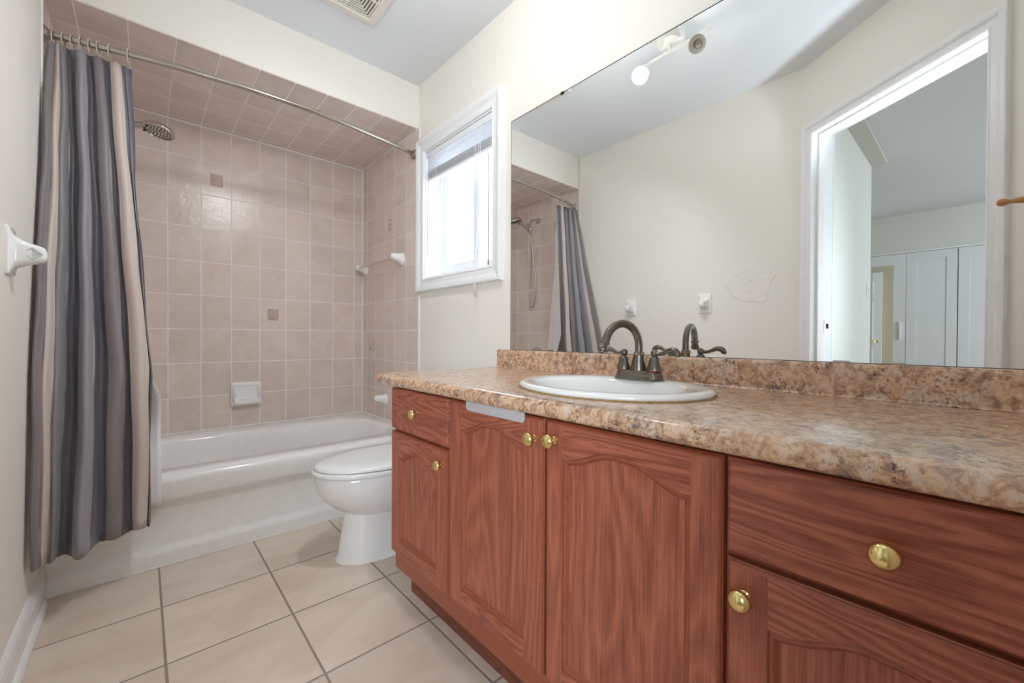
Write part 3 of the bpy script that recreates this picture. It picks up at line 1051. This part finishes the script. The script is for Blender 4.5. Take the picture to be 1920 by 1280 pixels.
# ------------------------------------------------------------------ toilet
TY = -0.430
to = empty('toilet', (1.1, TY, 0), 'white toilet with closed lid between tub and vanity', 'toilet')
def egg(xc, lf, lb, hw, z, n=40, sq=2.0):
    """egg loop: front length lf towards -x, back length lb"""
    out = []
    for k in range(n):
        a = 2 * PI * k / n
        c, s = math.cos(a), math.sin(a)
        e = 2.0 / (sq if c > 0 else 2.0)
        x = xc + (lb * abs(c) ** e if c > 0 else -lf * abs(c) ** 1.0)
        y = TY + hw * (abs(s) ** (e if c > 0 else 1.0)) * (1 if s >= 0 else -1)
        out.append((x, y, z))
    return out
m = MB()
m.loft([egg(1.06, .190, .26, .108, 0.0, sq=4), egg(1.06, .190, .26, .108, .012, sq=4), egg(1.06, .178, .26, .101, .03, sq=4), egg(1.06, .165, .26, .095, .12, sq=4), egg(1.06, .155, .26, .093, .185, sq=4), egg(1.06, .150, .26, .096, .21, sq=4)], True, True)
m.build('pedestal', M['ceramic'], to, smooth=True, angle=60)
m = MB()
m.loft([egg(1.07, .13, .20, .080, .18, sq=3), egg(1.07, .165, .215, .112, .2, sq=3), egg(1.07, .208, .235, .142, .228, sq=3), egg(1.07, .248, .245, .165, .265, sq=3), egg(1.07, .272, .25, .178, .305, sq=3), egg(1.07, .282, .25, .183, .345, sq=3), egg(1.07, .283, .25, .184, .368, sq=3), egg(1.07, .278, .245, .180, .374, sq=3)], True, True)
m.build('bowl', M['ceramic'], to, smooth=True, angle=60)
m = MB()
m.loft([egg(1.07, .284, .19, .185, .376, sq=3), egg(1.07, .293, .195, .190, .379, sq=3), egg(1.07, .294, .195, .191, .390, sq=3), egg(1.07, .289, .19, .187, .395, sq=3)], True, True)
m.build('seat', M['seat'], to, smooth=True, angle=50)
m = MB()
m.loft([egg(1.07, .278, .19, .178, .397, sq=3), egg(1.07, .283, .195, .183, .400, sq=3), egg(1.07, .282, .195, .182, .408, sq=3), egg(1.07, .270, .185, .172, .415, sq=3), egg(1.07, .20, .15, .12, .419, sq=3), egg(1.07, .08, .08, .05, .4205, sq=3)], True, True)
m.build('lid', M['seat'], to, smooth=True, angle=60)
for yy in (-0.075, 0.075):
    MB().tube([(1.262, TY + yy - 0.02, .402), (1.262, TY + yy + 0.02, .402)], 0.012, 12).build('hinge', M['seat'], to, smooth=True)
m = MB()
def tk(hx, hy, r, z):
    return [(1.415 + p[0], TY + p[1], z) for p in rrect(0, 0, hx, hy, r, 6)]
m.loft([tk(.085, .185, .03, .374), tk(.088, .19, .03, .39), tk(.094, .205, .03, .66), tk(.094, .205, .03, .685)])
m.build('tank', M['ceramic'], to, smooth=True, angle=50)
m = MB()
m.loft([tk(.098, .212, .03, .686), tk(.101, .215, .03, .690), tk(.101, .215, .03, .710), tk(.096, .21, .03, .716), tk(.05, .1, .03, .718)])
m.build('tank_lid', M['ceramic'], to, smooth=True, angle=50)
m = MB()
m.lathe([(.012, 0), (.012, .012)], (1.32, TY + .15, .63), (-1, 0, 0), 12)
m.tube([(1.31, TY + .15, .63), (1.305, TY + .12, .627), (1.305, TY + .08, .622)], [.006, .006, .005], 8)
m.build('flush_lever', M['chrome'], to, smooth=True)

# ------------------------------------------------------------------ vanity
XF = 0.943     # front plane of the doors
VY0, VY1 = -2.335, -0.785
va = empty('vanity_cabinet', (1.25, (VY0 + VY1) / 2, 0), 'red oak vanity cabinet with arched doors and brass knobs', 'vanity cabinet')
m = MB()
m.box(XF + 0.020, W - 0.002, VY1 - 0.016, VY1, 0.10, 0.761)
m.box(XF + 0.020, W - 0.002, VY0, VY0 + 0.016, 0.10, 0.761)
m.box(XF + 0.020, W - 0.002, VY0 + 0.016, VY1 - 0.016, 0.10, 0.116)
m.box(W - 0.010, W - 0.002, VY0 + 0.016, VY1 - 0.016, 0.116, 0.761)
m.build('carcass', M['oak_v'], va)
cols = [(-1.158, -0.786), (-1.548, -1.165), (-1.935, -1.556), (-2.312, -1.941)]
m = MB()
fx0, fx1 = XF + 0.0195, XF + 0.036
for a, b in ((VY0, -2.29), (-1.968, -1.908), (-1.575, -1.528), (-1.19, -1.132), (-0.825, VY1)):
    m.box(fx0, fx1, a, b, 0.10, 0.761)
for a, b in ((-2.29, -1.968), (-1.908, -1.575), (-1.528, -1.19), (-1.132, -0.825)):
    m.box(fx0, fx1, a, b, 0.10, 0.185)
    m.box(fx0, fx1, a, b, 0.735, 0.761)
for a, b in ((-2.29, -1.968), (-1.132, -0.825)):
    m.box(fx0, fx1, a, b, 0.585, 0.620)
m.build('face_frame', M['oak_edge'], va)
MB().box(1.012, 1.028, VY0, -0.812, 0.0, 0.10).build('toe_kick', M['oak_dark'], va)
MB().box(1.028, W - 0.002, -0.828, -0.812, 0.0, 0.10).build('toe_kick_side', M['oak_dark'], va)


def offset_loop(L, d):
    """move a closed 2D loop (counter-clockwise) inwards by d"""
    n = len(L)
    out = []
    for i in range(n):
        p0, p1, p2 = Vector(L[i - 1]), Vector(L[i]), Vector(L[(i + 1) % n])
        e1, e2 = (p1 - p0).normalized(), (p2 - p1).normalized()
        n1, n2 = Vector((-e1.y, e1.x)), Vector((-e2.y, e2.x))
        b = (n1 + n2)
        b = b / max(b.length_squared, 1e-6) * 2.0
        q = d / max(0.35, (b.normalized().dot(n1))) if b.length > 0 else d
        out.append(tuple(p1 + b.normalized() * q))
    return out


def arch(ya, yb, zs, zp, n=28):
    """arch from yb (right in list order) to ya: flat shoulder, S-curve up to a flat crown"""
    out = []
    for k in range(n + 1):
        q = k / n
        y = yb + (ya - yb) * q
        w_ = min(q, 1 - q) * 2
        h = 0.5 - 0.5 * math.cos(PI * min(1.0, max(0.0, (w_ - 0.08) / 0.80)))
        dip = -0.0025 * math.sin(PI * min(1.0, w_ / 0.16)) if w_ < 0.16 else 0
        out.append((y, zs + (zp - zs) * h + dip))
    return out


def knob_mesh(y, z, parent, x=XF):
    m = MB()
    m.lathe([(0.0085, 0), (0.0085, 0.002), (0.0055, 0.004), (0.0050, 0.010), (0.0075, 0.013), (0.0145, 0.016), (0.0165, 0.020), (0.0155, 0.0245), (0.0115, 0.0285), (0.006, 0.0305), (0.0005, 0.031)], (x, y, z), (-1, 0, 0), 28)
    return m.build('knob', M['brass'], parent, smooth=True, angle=45)


def door(y0, y1, z0, z1, sw, zs, zp, rail_b, knob, name='door'):
    TH = 0.019
    def X(d):
        return XF + d
    # outer edge profile: rings from the back edge to the flat face
    m = MB()
    def rect(i):
        return [(y0 + i, z0 + i), (y1 - i, z0 + i), (y1 - i, z1 - i), (y0 + i, z1 - i)]
    rings = []
    for i, d in ((0, TH), (0, 0.0065), (0.0018, 0.0048), (0.0022, 0.0030), (0.0050, 0.0008), (0.0075, 0.0)):
        rings.append([(X(d), p[0], p[1]) for p in rect(i)])
    m.mi = 2
    m.loft(rings, False, False)
    a0, a1, b0, b1 = y0 + sw, y1 - sw, z0 + rail_b, z1
    i = 0.0075
    # stiles (upright grain)
    def quad(ps, mi):
        m.f([m.v((XF, p[0], p[1])) for p in ps], mi)
    quad([(y0 + i, z0 + i), (a0, z0 + i), (a0, z1 - i), (y0 + i, z1 - i)], 0)
    quad([(a1, z0 + i), (y1 - i, z0 + i), (y1 - i, z1 - i), (a1, z1 - i)], 0)
    quad([(a0, z0 + i), (a1, z0 + i), (a1, b0), (a0, b0)], 1)
    ar = arch(a0, a1, zs, zp)      # from a1 to a0
    for p, q in zip(ar[:-1], ar[1:]):
        quad([q, p, (p[0], z1 - i), (q[0], z1 - i)], 1)
    loop = [(a0, b0), (a1, b0)] + ar
    rings = []
    for d_in, d in ((0, 0), (0.0012, 0.0022), (0.0035, 0.0010), (0.0062, 0.0012), (0.0085, 0.0030), (0.0120, 0.0072), (0.0135, 0.0090)):
        rings.append([(X(d), p[0], p[1]) for p in offset_loop(loop, d_in)])
    m.mi = 2
    m.loft(rings, False, False)
    o = m.build(name, [M['oak_v'], M['oak_h'], M['oak_edge']], va)
    m = MB()
    L2 = offset_loop(loop, 0.0130)
    A = [m.v((X(0.0085), p[0], p[1])) for p in L2]
    B = [m.v((X(0.0150), p[0], p[1])) for p in L2]
    m.f(A)
    m.f(B[::-1])
    for k in range(len(A)):
        m.f([A[k], A[(k + 1) % len(A)], B[(k + 1) % len(A)], B[k]])
    m.build('panel', M['oak_v'], o)
    knob_mesh(knob[0], knob[1], o)
    return o


def drawer(y0, y1, z0, z1, knob):
    m = MB()
    rings = []
    for i, d in ((0, 0.019), (0, 0.0065), (0.0018, 0.0048), (0.0022, 0.0030), (0.0050, 0.0008), (0.0075, 0.0)):
        rings.append([(XF + d, y0 + i, z0 + i), (XF + d, y1 - i, z0 + i), (XF + d, y1 - i, z1 - i), (XF + d, y0 + i, z1 - i)])
    m.loft(rings, True, True)
    o = m.build('drawer', M['oak_h'], va)
    knob_mesh(knob[0], knob[1], o)
    return o


door(-1.158, -0.786, 0.166, 0.600, 0.060, 0.518, 0.550, 0.055, (-1.131, 0.556))
door(-1.548, -1.165, 0.170, 0.755, 0.060, 0.679, 0.711, 0.052, (-1.521, 0.707))
door(-1.935, -1.556, 0.170, 0.755, 0.050, 0.680, 0.712, 0.052, (-1.582, 0.714))
door(-2.312, -1.941, 0.166, 0.600, 0.058, 0.518, 0.550, 0.055, (-1.968, 0.553))
drawer(-1.158, -0.786, 0.609, 0.755, (-0.978, 0.686))
drawer(-2.312, -1.941, 0.609, 0.755, (-2.126, 0.682))

# plastic strip hooked over the second door
m = MB()
def strip(x, i):
    return [(x, p[0], p[1]) for p in rrect(-1.372, 0.752, 0.118 - i, 0.0165 - i, 0.012, 6)]
m.loft([strip(XF - 0.0005, 0), strip(XF - 0.0025, 0), strip(XF - 0.003, 0.001)])
hs = m.build('over_door_strip', M['acrylic'], None, smooth=True, angle=50)
tag(hs, 'translucent white plastic strip hooked over the tall left vanity door', 'plastic strip')

# countertop with the sink cut-out
SX, SYc, SA, SB = 1.218, -1.530, 0.270, 0.219       # sink centre, half length (y), half depth (x)
CY0, CY1 = -2.355, -0.708
ct = empty('countertop', (1.23, (CY0 + CY1) / 2, 0.762), 'brown speckled granite-look countertop with backsplash', 'countertop')
nose = [(0.955, 0.762), (0.938, 0.762), (0.930, 0.764), (0.9245, 0.769), (0.9225, 0.777), (0.9228, 0.785), (0.9255, 0.792), (0.931, 0.7972), (0.938, 0.7995), (0.946, ZK)]
m = MB()
XB = W - 0.002
PA = [m.v((x, CY0, z)) for x, z in nose]
PB = [m.v((x, CY1, z)) for x, z in nose]
for i in range(len(nose) - 1):
    m.f([PA[i], PA[i + 1], PB[i + 1], PB[i]])
ka, kb = m.v((XB, CY0, ZK)), m.v((XB, CY1, ZK))
qa, qb = m.v((XB, CY0, 0.762)), m.v((XB, CY1, 0.762))
m.f(PA + [ka, qa])
m.f(PB[::-1] + [qb, kb])
m.f([ka, kb, qb, qa])
NE = 64
hol = [(SX + (SB - 0.022) * math.cos(2 * PI * k / NE), SYc + (SA - 0.022) * math.sin(2 * PI * k / NE)) for k in range(NE)]
def holed(z, corners):
    H = [m.v((p[0], p[1], z)) for p in hol]
    es = []
    for i in range(NE):
        es.append(m.bm.edges.new((H[i], H[(i + 1) % NE])))
    for i in range(4):
        a, b = corners[i], corners[(i + 1) % 4]
        e = m.bm.edges.get((a, b)) or m.bm.edges.new((a, b))
        es.append(e)
    bmesh.ops.triangle_fill(m.bm, edges=es, use_beauty=True, use_dissolve=False)
    return H
H1 = holed(ZK, [PA[-1], PB[-1], kb, ka])
H2 = holed(0.762, [PA[0], PB[0], qb, qa])
for i in range(NE):
    j = (i + 1) % NE
    m.f([H1[i], H1[j], H2[j], H2[i]])
m.build('counter_slab', M['granite'], ct, smooth=True, angle=35)
m = MB()
bsx = W - 0.021
bp = [(XB, ZK + 0.0005), (bsx - 0.003, ZK + 0.0005), (bsx, ZK + 0.005), (bsx, 0.873), (bsx + 0.003, 0.879), (bsx + 0.008, 0.8812), (XB, 0.8812)]
m.prism(bp, 'y', CY0, CY1)
m.build('backsplash', M['granite'], ct)

# sink
sk = empty('sink', (SX, SYc, ZK), 'white oval drop-in sink set in the countertop', 'sink')
def el(cx, b, a, z, n=64):
    return [(cx + b * math.cos(2 * PI * k / n), SYc + a * math.sin(2 * PI * k / n), z) for k in range(n)]
m = MB()
CX2 = SX - 0.022
m.loft([el(SX, SB - 0.004, SA - 0.004, ZK + 0.0012), el(SX, SB, SA, ZK + 0.005), el(SX, SB - 0.001, SA - 0.001, ZK + 0.0105), el(SX, SB - 0.008, SA - 0.008, ZK + 0.0155), el(SX - 0.003, SB - 0.020, SA - 0.020, ZK + 0.0165),
        el(CX2, 0.162, 0.218, ZK + 0.0150), el(CX2, 0.156, 0.212, ZK + 0.0115), el(CX2, 0.150, 0.206, ZK + 0.002), el(CX2 + 0.002, 0.140, 0.193, ZK - 0.035), el(CX2 + 0.004, 0.120, 0.166, ZK - 0.085),
        el(CX2 + 0.006, 0.085, 0.115, ZK - 0.122), el(CX2 + 0.008, 0.045, 0.055, ZK - 0.137), el(CX2 + 0.008, 0.02, 0.02, ZK - 0.139)], False, True)
m.build('basin', M['ceramic'], sk, smooth=True, angle=60)
MB().lathe([(0.026, 0), (0.026, 0.002), (0.018, 0.003), (0.016, 0.001), (0.001, 0.001)], (CX2 + 0.008, SYc, ZK - 0.1385), (0, 0, 1), 24).build('drain', M['bronze'], sk, smooth=True)
m = MB()
m.loft([el(SX, SB + 0.003, SA + 0.003, ZK + 0.0003), el(SX, SB + 0.001, SA + 0.001, ZK + 0.003), el(SX, SB - 0.006, SA - 0.006, ZK + 0.0025)], False, False)
m.build('caulk_line', plain('yellowed_caulk', S(176, 140, 84), 0.6, nscale=90, namt=0.5), sk)

# faucet
FX, FY, FZ = 1.370, -1.529, ZK + 0.0160
fa = empty('faucet', (FX, FY, FZ), 'oil-rubbed bronze two-handle faucet with gooseneck spout', 'faucet')
m = MB()
def fr(hx, hy, r, z):
    return [(FX + p[0], FY + p[1], FZ + z) for p in rrect(0, 0, hx, hy, r, 8)]
m.loft([fr(.029, .078, .029, 0), fr(.0295, .0785, .0295, .003), fr(.0275, .0735, .0275, .005), fr(.0265, .0725, .0265, .016), fr(.0245, .070, .0245, .0225), fr(.021, .066, .021, .0265), fr(.012, .05, .012, .028)])
m.build('base_plate', M['bronze'], fa, smooth=True, angle=50)
m = MB()
m.lathe([(.0235, .024), (.0225, .035), (.019, .055), (.0165, .068), (.0165, .071)], (FX, FY, FZ), (0, 0, 1), 28)
m.lathe([(.0175, .0735), (.0165, .0745), (.014, .079), (.0125, .082)], (FX, FY, FZ), (0, 0, 1), 28)
m.build('spout_body', M['bronze'], fa, smooth=True, angle=40)
MB().lathe([(.0175, .0712), (.0182, .0723), (.0175, .0735)], (FX, FY, FZ), (0, 0, 1), 28).build('copper_ring', M['copper'], fa, smooth=True)
R_ = 0.0660
SW = math.radians(12)      # the spout is swivelled a little towards the tub
zc_ = FZ + 0.097
path = [(FX, FY, FZ + .078), (FX, FY, FZ + .092)] + [(FX + (R_ * math.cos(a) - R_) * math.cos(SW), FY - (R_ * math.cos(a) - R_) * math.sin(SW), zc_ + R_ * math.sin(a)) for a in [math.radians(d) for d in range(0, 165, 8)]]
lastp = Vector(path[-1])
dirn = (lastp - Vector(path[-2])).normalized()
path.append(tuple(lastp + dirn * 0.012))
m = MB()
m.tube(path, 0.0115, 18)
e0 = Vector(path[-1])
m.lathe([(.0115, -.004), (.0145, -.001), (.0145, .002), (.0125, .004), (.0135, .010), (.0155, .018), (.0168, .023), (.0160, .0255), (.012, .025), (.011, .022), (.001, .022)], e0, dirn, 24)
m.build('spout', M['bronze'], fa, smooth=True, angle=45)
for s in (1, -1):
    hy = FY + s * 0.0505
    m = MB()
    m.lathe([(.0225, .0285), (.0218, .034), (.0185, .044), (.0155, .056), (.0125, .064), (.0085, .067), (.0085, .0685)], (FX, hy, FZ), (0, 0, 1), 26)
    hb = m.build('handle', M['bronze'], fa, smooth=True, angle=45)
    MB().lathe([(.0222, .0262), (.0235, .0272), (.0222, .0285)], (FX, hy, FZ), (0, 0, 1), 26).build('copper_ring', M['copper'], hb, smooth=True)
    m = MB()
    m.sphere((FX, hy, FZ + .0775), .0112, 18, 12)
    pts, rad = [], []
    ctrl = [(0.0, .0775, .0075), (.018, .0765, .0055), (.034, .081, .0062), (.050, .0875, .0080), (.063, .0865, .0090), (.0715, .0790, .0085), (.070, .0715, .0070)]
    cp = catmull([(c[0], c[1], c[2]) for c in ctrl], 5)
    m.tube([(FX - 0.10 * c.x, hy + s * c.x, FZ + c.y) for c in cp], [c.z for c in cp], 12)
    m.build('lever', M['bronze'], hb, smooth=True, angle=60)
m = MB()
m.tube([(FX + .024, FY, FZ + .024), (FX + .024, FY, FZ + .045)], .0025, 8)
m.sphere((FX + .024, FY, FZ + .049), .006, 12, 8)
m.build('lift_rod', M['bronze'], fa, smooth=True)

# mirror
mi = empty('wall_mirror', (W, -1.56, 0.883), 'large frameless wall mirror above the backsplash', 'mirror')
MB().box(W - 0.0055, W - 0.0005, -2.352, -0.787, 0.8825, 1.909).build('mirror_glass', M['mirror'], mi)
m = MB()
m.box(W - 0.006, W - 0.0005, -2.352, -0.786, 1.909, 1.9115)
m.box(W - 0.006, W - 0.0005, -0.787, -0.7855, 0.8825, 1.9115)
m.box(W - 0.006, W - 0.0005, -2.352, -0.7855, 0.8812, 0.8825)
m.build('dark_edge', M['dark'], mi)
for y in (-1.04, -1.98, -2.075):
    MB().box(W - 0.0085, W - 0.0058, y - 0.016, y + 0.016, 0.8815, 0.8865, 0.0008).build('bottom_clip', M['nickel'], mi)
for y in (-1.09, -2.0):
    MB().box(W - 0.0085, W - 0.0058, y - 0.008, y + 0.008, 1.903, 1.913, 0.0008).build('top_clip', M['dark'], mi)

# wooden peg on the end wall
pg = empty('wooden_peg', (0.848, -2.36, 1.345), 'turned wooden peg with rounded tip at the right edge', 'peg')
m = MB()
m.lathe([(0.020, 0), (0.020, 0.006), (0.013, 0.012), (0.0115, 0.04), (0.0090, 0.085), (0.0065, 0.102), (0.0070, 0.107), (0.0105, 0.112), (0.0115, 0.119), (0.0095, 0.126), (0.005, 0.130), (0.0005, 0.131)], (0.848, -2.36, 1.345), (0, 1, 0.02), 20)
m.build('peg', M['oak_peg'], pg, smooth=True, angle=50)

# ------------------------------------------------------------------ ceiling vent
ve = empty('ceiling_vent', (0.962, -0.380, ZC), 'square cream exhaust vent grille on the ceiling', 'vent')
vc = (0.962, -0.380)
def sq(h, z):
    return [(vc[0] + sx_ * h, vc[1] + sy_ * h, z) for sx_, sy_ in ((1, 1), (-1, 1), (-1, -1), (1, -1))]
m = MB()
m.loft([sq(.152, ZC), sq(.152, ZC - .004), sq(.147, ZC - .012), sq(.118, ZC - .014), sq(.112, ZC - .010), sq(.110, ZC - .004)], False, False)
m.build('frame', M['vent'], ve)
MB().box(vc[0] - .112, vc[0] + .112, vc[1] - .112, vc[1] + .112, ZC - .003, ZC - .0005).build('backing', M['dark'], ve)
for k in range(5):
    h = .1095 - k * .0137
    m = MB()
    m.loft([sq(h - .0005, ZC - .0035), sq(h - .002, ZC - .011), sq(h - .0085, ZC - .013), sq(h - .0095, ZC - .011), sq(h - .0085, ZC - .0035)], False, False)
    m.build('louvre', M['vent'], ve)
MB().box(vc[0] - .039, vc[0] + .039, vc[1] - .039, vc[1] + .039, ZC - .013, ZC - .0035, .002).build('centre_plate', M['vent'], ve)
for a in range(4):
    Rm = Matrix.Translation((vc[0], vc[1], 0)) @ Matrix.Rotation(a * PI / 2, 4, 'Z')
    MB().box(.036, .111, -.0025, .0025, ZC - .0115, ZC - .0035, M=Rm).build('rib', M['vent'], ve)

# ------------------------------------------------------------------ track light
tl = empty('track_light', (0.80, -1.165, ZC), 'white two-head ceiling track light, one head lit', 'ceiling light')
m = MB()
m.lathe([(.066, 0), (.066, .030), (.063, .046), (.057, .051), (.001, .052)], (0.80, -1.165, ZC - .0005), (0, 0, -1), 32)
m.build('canopy', M['white_metal'], tl, smooth=True, angle=40)
zb = 2.362
m = MB()
bar = catmull([(0.790, -0.965, zb - .004), (0.797, -1.03, zb), (0.80, -1.165, zb + .006), (0.803, -1.28, zb + .004), (0.806, -1.365, zb + .008)], 6)
m.tube(bar, .0085, 12)
m.lathe([(.012, 0), (.012, .04)], (0.80, -1.165, zb), (0, 0, 1), 14)
m.build('bar', M['white_metal'], tl, smooth=True)
def head(y, x, d, lit):
    d = Vector(d).normalized()
    top = Vector((x, y, zb - .004))
    j = top + Vector((0, 0, -.030))
    m = MB()
    m.tube([top, j], .006, 10)
    m.sphere(j, .010, 14, 8)
    h_ = m.build('head', M['white_metal'], tl, smooth=True)
    m = MB()
    m.lathe([(.001, -.030), (.018, -.030), (.024, -.022), (.029, .0), (.034, .030), (.040, .062), (.038, .062), (.034, .044), (.026, .036), (.001, .035)], j + d * .012, d, 28)
    m.build('shade', M['frost'], h_, smooth=True, angle=50)
    m = MB()
    if lit:
        m.sphere(j + d * .070, .0405, 20, 12)
        m.build('bulb', M['bulb'], h_, smooth=True)
        ld = bpy.data.lights.new('bulb_light', 'SPOT')
        ld.energy, ld.color, ld.shadow_soft_size = 36.0, (0.89, 0.94, 1.0), 0.045
        ld.spot_size, ld.spot_blend = math.radians(128), 0.9
        lo = bpy.data.objects.new('bulb_light', ld)
        col.objects.link(lo)
        lo.location = j + d * .105
        lo.rotation_euler = Vector((-0.24, 0.66, -0.92)).to_track_quat('-Z', 'Y').to_euler()
    else:
        m.lathe([(.019, .0), (.019, .016), (.0165, .018), (.0145, .004), (.006, .003), (.006, .010), (.001, .010)], j + d * .046, d, 24)
        m.build('socket', M['nickel'], h_, smooth=True, angle=50)
    return h_
head(-1.022, 0.797, (0.80, -0.10, -0.62), True)
head(-1.312, 0.804, (0.80, -0.20, -0.56), False)

# ------------------------------------------------------------------ the bedroom seen through the doorway
BXL = -4.12
struct(MB().box(BXL - 0.1, W + 0.6, -5.1, -2.46, -0.06, -0.001).build('floor_bedroom', M['bedfloor']), 'wooden bedroom floor', 'floor')
struct(MB().box(BXL - 0.1, -0.12, -2.46, 0.1, -0.06, -0.001).build('floor_hall', M['bedfloor']))
m = MB()
m.box(BXL - 0.1, -0.12, -2.46, 0.1, 2.44, 2.50)
m.box(BXL - 0.1, W + 0.6, -5.1, -2.46, 2.44, 2.50)
struct(m.build('ceiling_bedroom', M['popcorn']), 'grey textured bedroom ceiling', 'ceiling')
struct(MB().box(BXL - 0.1, BXL, -5.0, 0.0, 1.985, 2.44).build('wall_bedroom_west', M['bedwall']), 'plain wall above the wardrobe', 'wall')
struct(MB().box(BXL - 0.7, BXL - 0.6, -5.0, 0.0, 0, 1.985).build('wall_bedroom_west_back', M['bedwall']))
struct(MB().box(BXL - 0.1, W + 0.6, -5.1, -5.0, 0, 2.44).build('wall_bedroom_south', M['bedwall']))
struct(MB().box(W + 0.5, W + 0.6, -5.0, -2.46, 0, 2.44).build('wall_bedroom_east', M['bedwall']))
struct(MB().box(-1.92, -0.10, -1.575, -1.475, 0, 2.44).build('wall_bedroom_north', M['bedwall']), 'pale bedroom wall beside the doorway', 'wall')
struct(MB().box(-1.92, -1.82, -1.475, 0.0, 0, 2.44).build('wall_hall_east', paint('hall_wall_paint', S(206, 194, 168))))
struct(MB().box(BXL - 0.1, -1.82, 0.0, 0.1, 0, 2.44).build('wall_hall_north', M['bedwall']))
struct(MB().box(-1.92, -0.70, -1.675, -1.576, 2.415, 2.4395).build('trim_10', paint('bulkhead_paint', S(196, 199, 190))), 'flat border along the bedroom ceiling', 'trim')
# light switch
ls = empty('light_switch', (-1.78, -1.576, 1.346), 'white light switch on the pale bedroom wall', 'light switch')
MB().box(-1.815, -1.745, -1.581, -1.5752, 1.288, 1.404, .002).build('cover_plate', M['trim'], ls)
MB().box(-1.787, -1.773, -1.587, -1.581, 1.33, 1.362, .002).build('rocker', M['trim'], ls)
# wardrobe
wr = empty('wardrobe', (BXL, -2.0, 0), 'white built-in wardrobe seen through the doorway', 'wardrobe')
WX = BXL + 0.018
m = MB()
m.box(BXL - 0.55, BXL - 0.002, -4.2, -0.9, 0.0, 0.06)
m.box(BXL - 0.55, BXL - 0.002, -4.2, -0.9, 1.965, 1.984)
for y in (-4.2, -3.305, -2.47, -2.035, -1.61, -1.2, -0.92):
    m.box(BXL - 0.55, BXL - 0.002, y, y + 0.018, 0.06, 1.965)
m.build('carcass', M['wardrobe'], wr)
MB().box(BXL - 0.01, WX + 0.006, -4.2, -0.9, 1.976, 1.992).build('top_trim', M['trim'], wr)
def wdoor(y0, y1, mirror=False, panel=False):
    m = MB()
    if panel:
        m.box(BXL, WX - 0.006, y0, y1, 0.06, 1.968)
        s_ = 0.085
        m.box(WX - 0.006, WX, y0, y0 + s_, 0.06, 1.968)
        m.box(WX - 0.006, WX, y1 - s_, y1, 0.06, 1.968)
        m.box(WX - 0.006, WX, y0 + s_, y1 - s_, 1.968 - s_, 1.968)
        m.box(WX - 0.006, WX, y0 + s_, y1 - s_, 0.06, 0.06 + s_)
    else:
        m.box(BXL, WX, y0, y1, 0.06, 1.968, .002)
    o = m.build('door', M['wardrobe'], wr)
    if mirror:
        MB().box(WX, WX + 0.004, y1 - 0.30, y1 - 0.10, 0.25, 1.84).build('door_mirror', M['mirror'], o)
        MB().box(WX + 0.002, WX + 0.022, y0 + 0.035, y0 + 0.055, 0.93, 1.15, .003).build('handle', M['trim'], o)
    return o
wdoor(-1.612, -1.205, mirror=True)
wdoor(-2.036, -1.616, panel=True)
wdoor(-2.460, -2.044, panel=True)
wdoor(-2.88, -2.464)
wdoor(-3.30, -2.884)
# the hall door that the wardrobe's narrow mirror shows
d2 = empty('door_2', (-1.94, -0.75, 0), 'white panelled hall door with brass knob, seen in the wardrobe mirror', 'door')
struct(d2)
m = MB()
m.box(-1.958, -1.921, -1.150, -0.390, 0.005, 2.03, .002)
m.build('leaf', M['trim'], d2)
m = MB()
for y0, y1 in ((-1.05, -0.81), (-0.73, -0.49)):
    for z0, z1 in ((0.2, 0.80), (0.92, 1.55), (1.66, 1.90)):
        m.loft([[(-1.958, y0, z0), (-1.958, y1, z0), (-1.958, y1, z1), (-1.958, y0, z1)], [(-1.966, y0 + .02, z0 + .02), (-1.966, y1 - .02, z0 + .02), (-1.966, y1 - .02, z1 - .02), (-1.966, y0 + .02, z1 - .02)]])
m.build('raised_panels', M['trim'], d2)
MB().lathe([(.026, 0), (.026, .005), (.010, .01), (.010, .03), (.024, .04), (.028, .052), (.022, .064), (.001, .068)], (-1.958, -1.085, 0.90), (-1, 0, 0), 20).build('door_knob', M['brass'], d2, smooth=True)
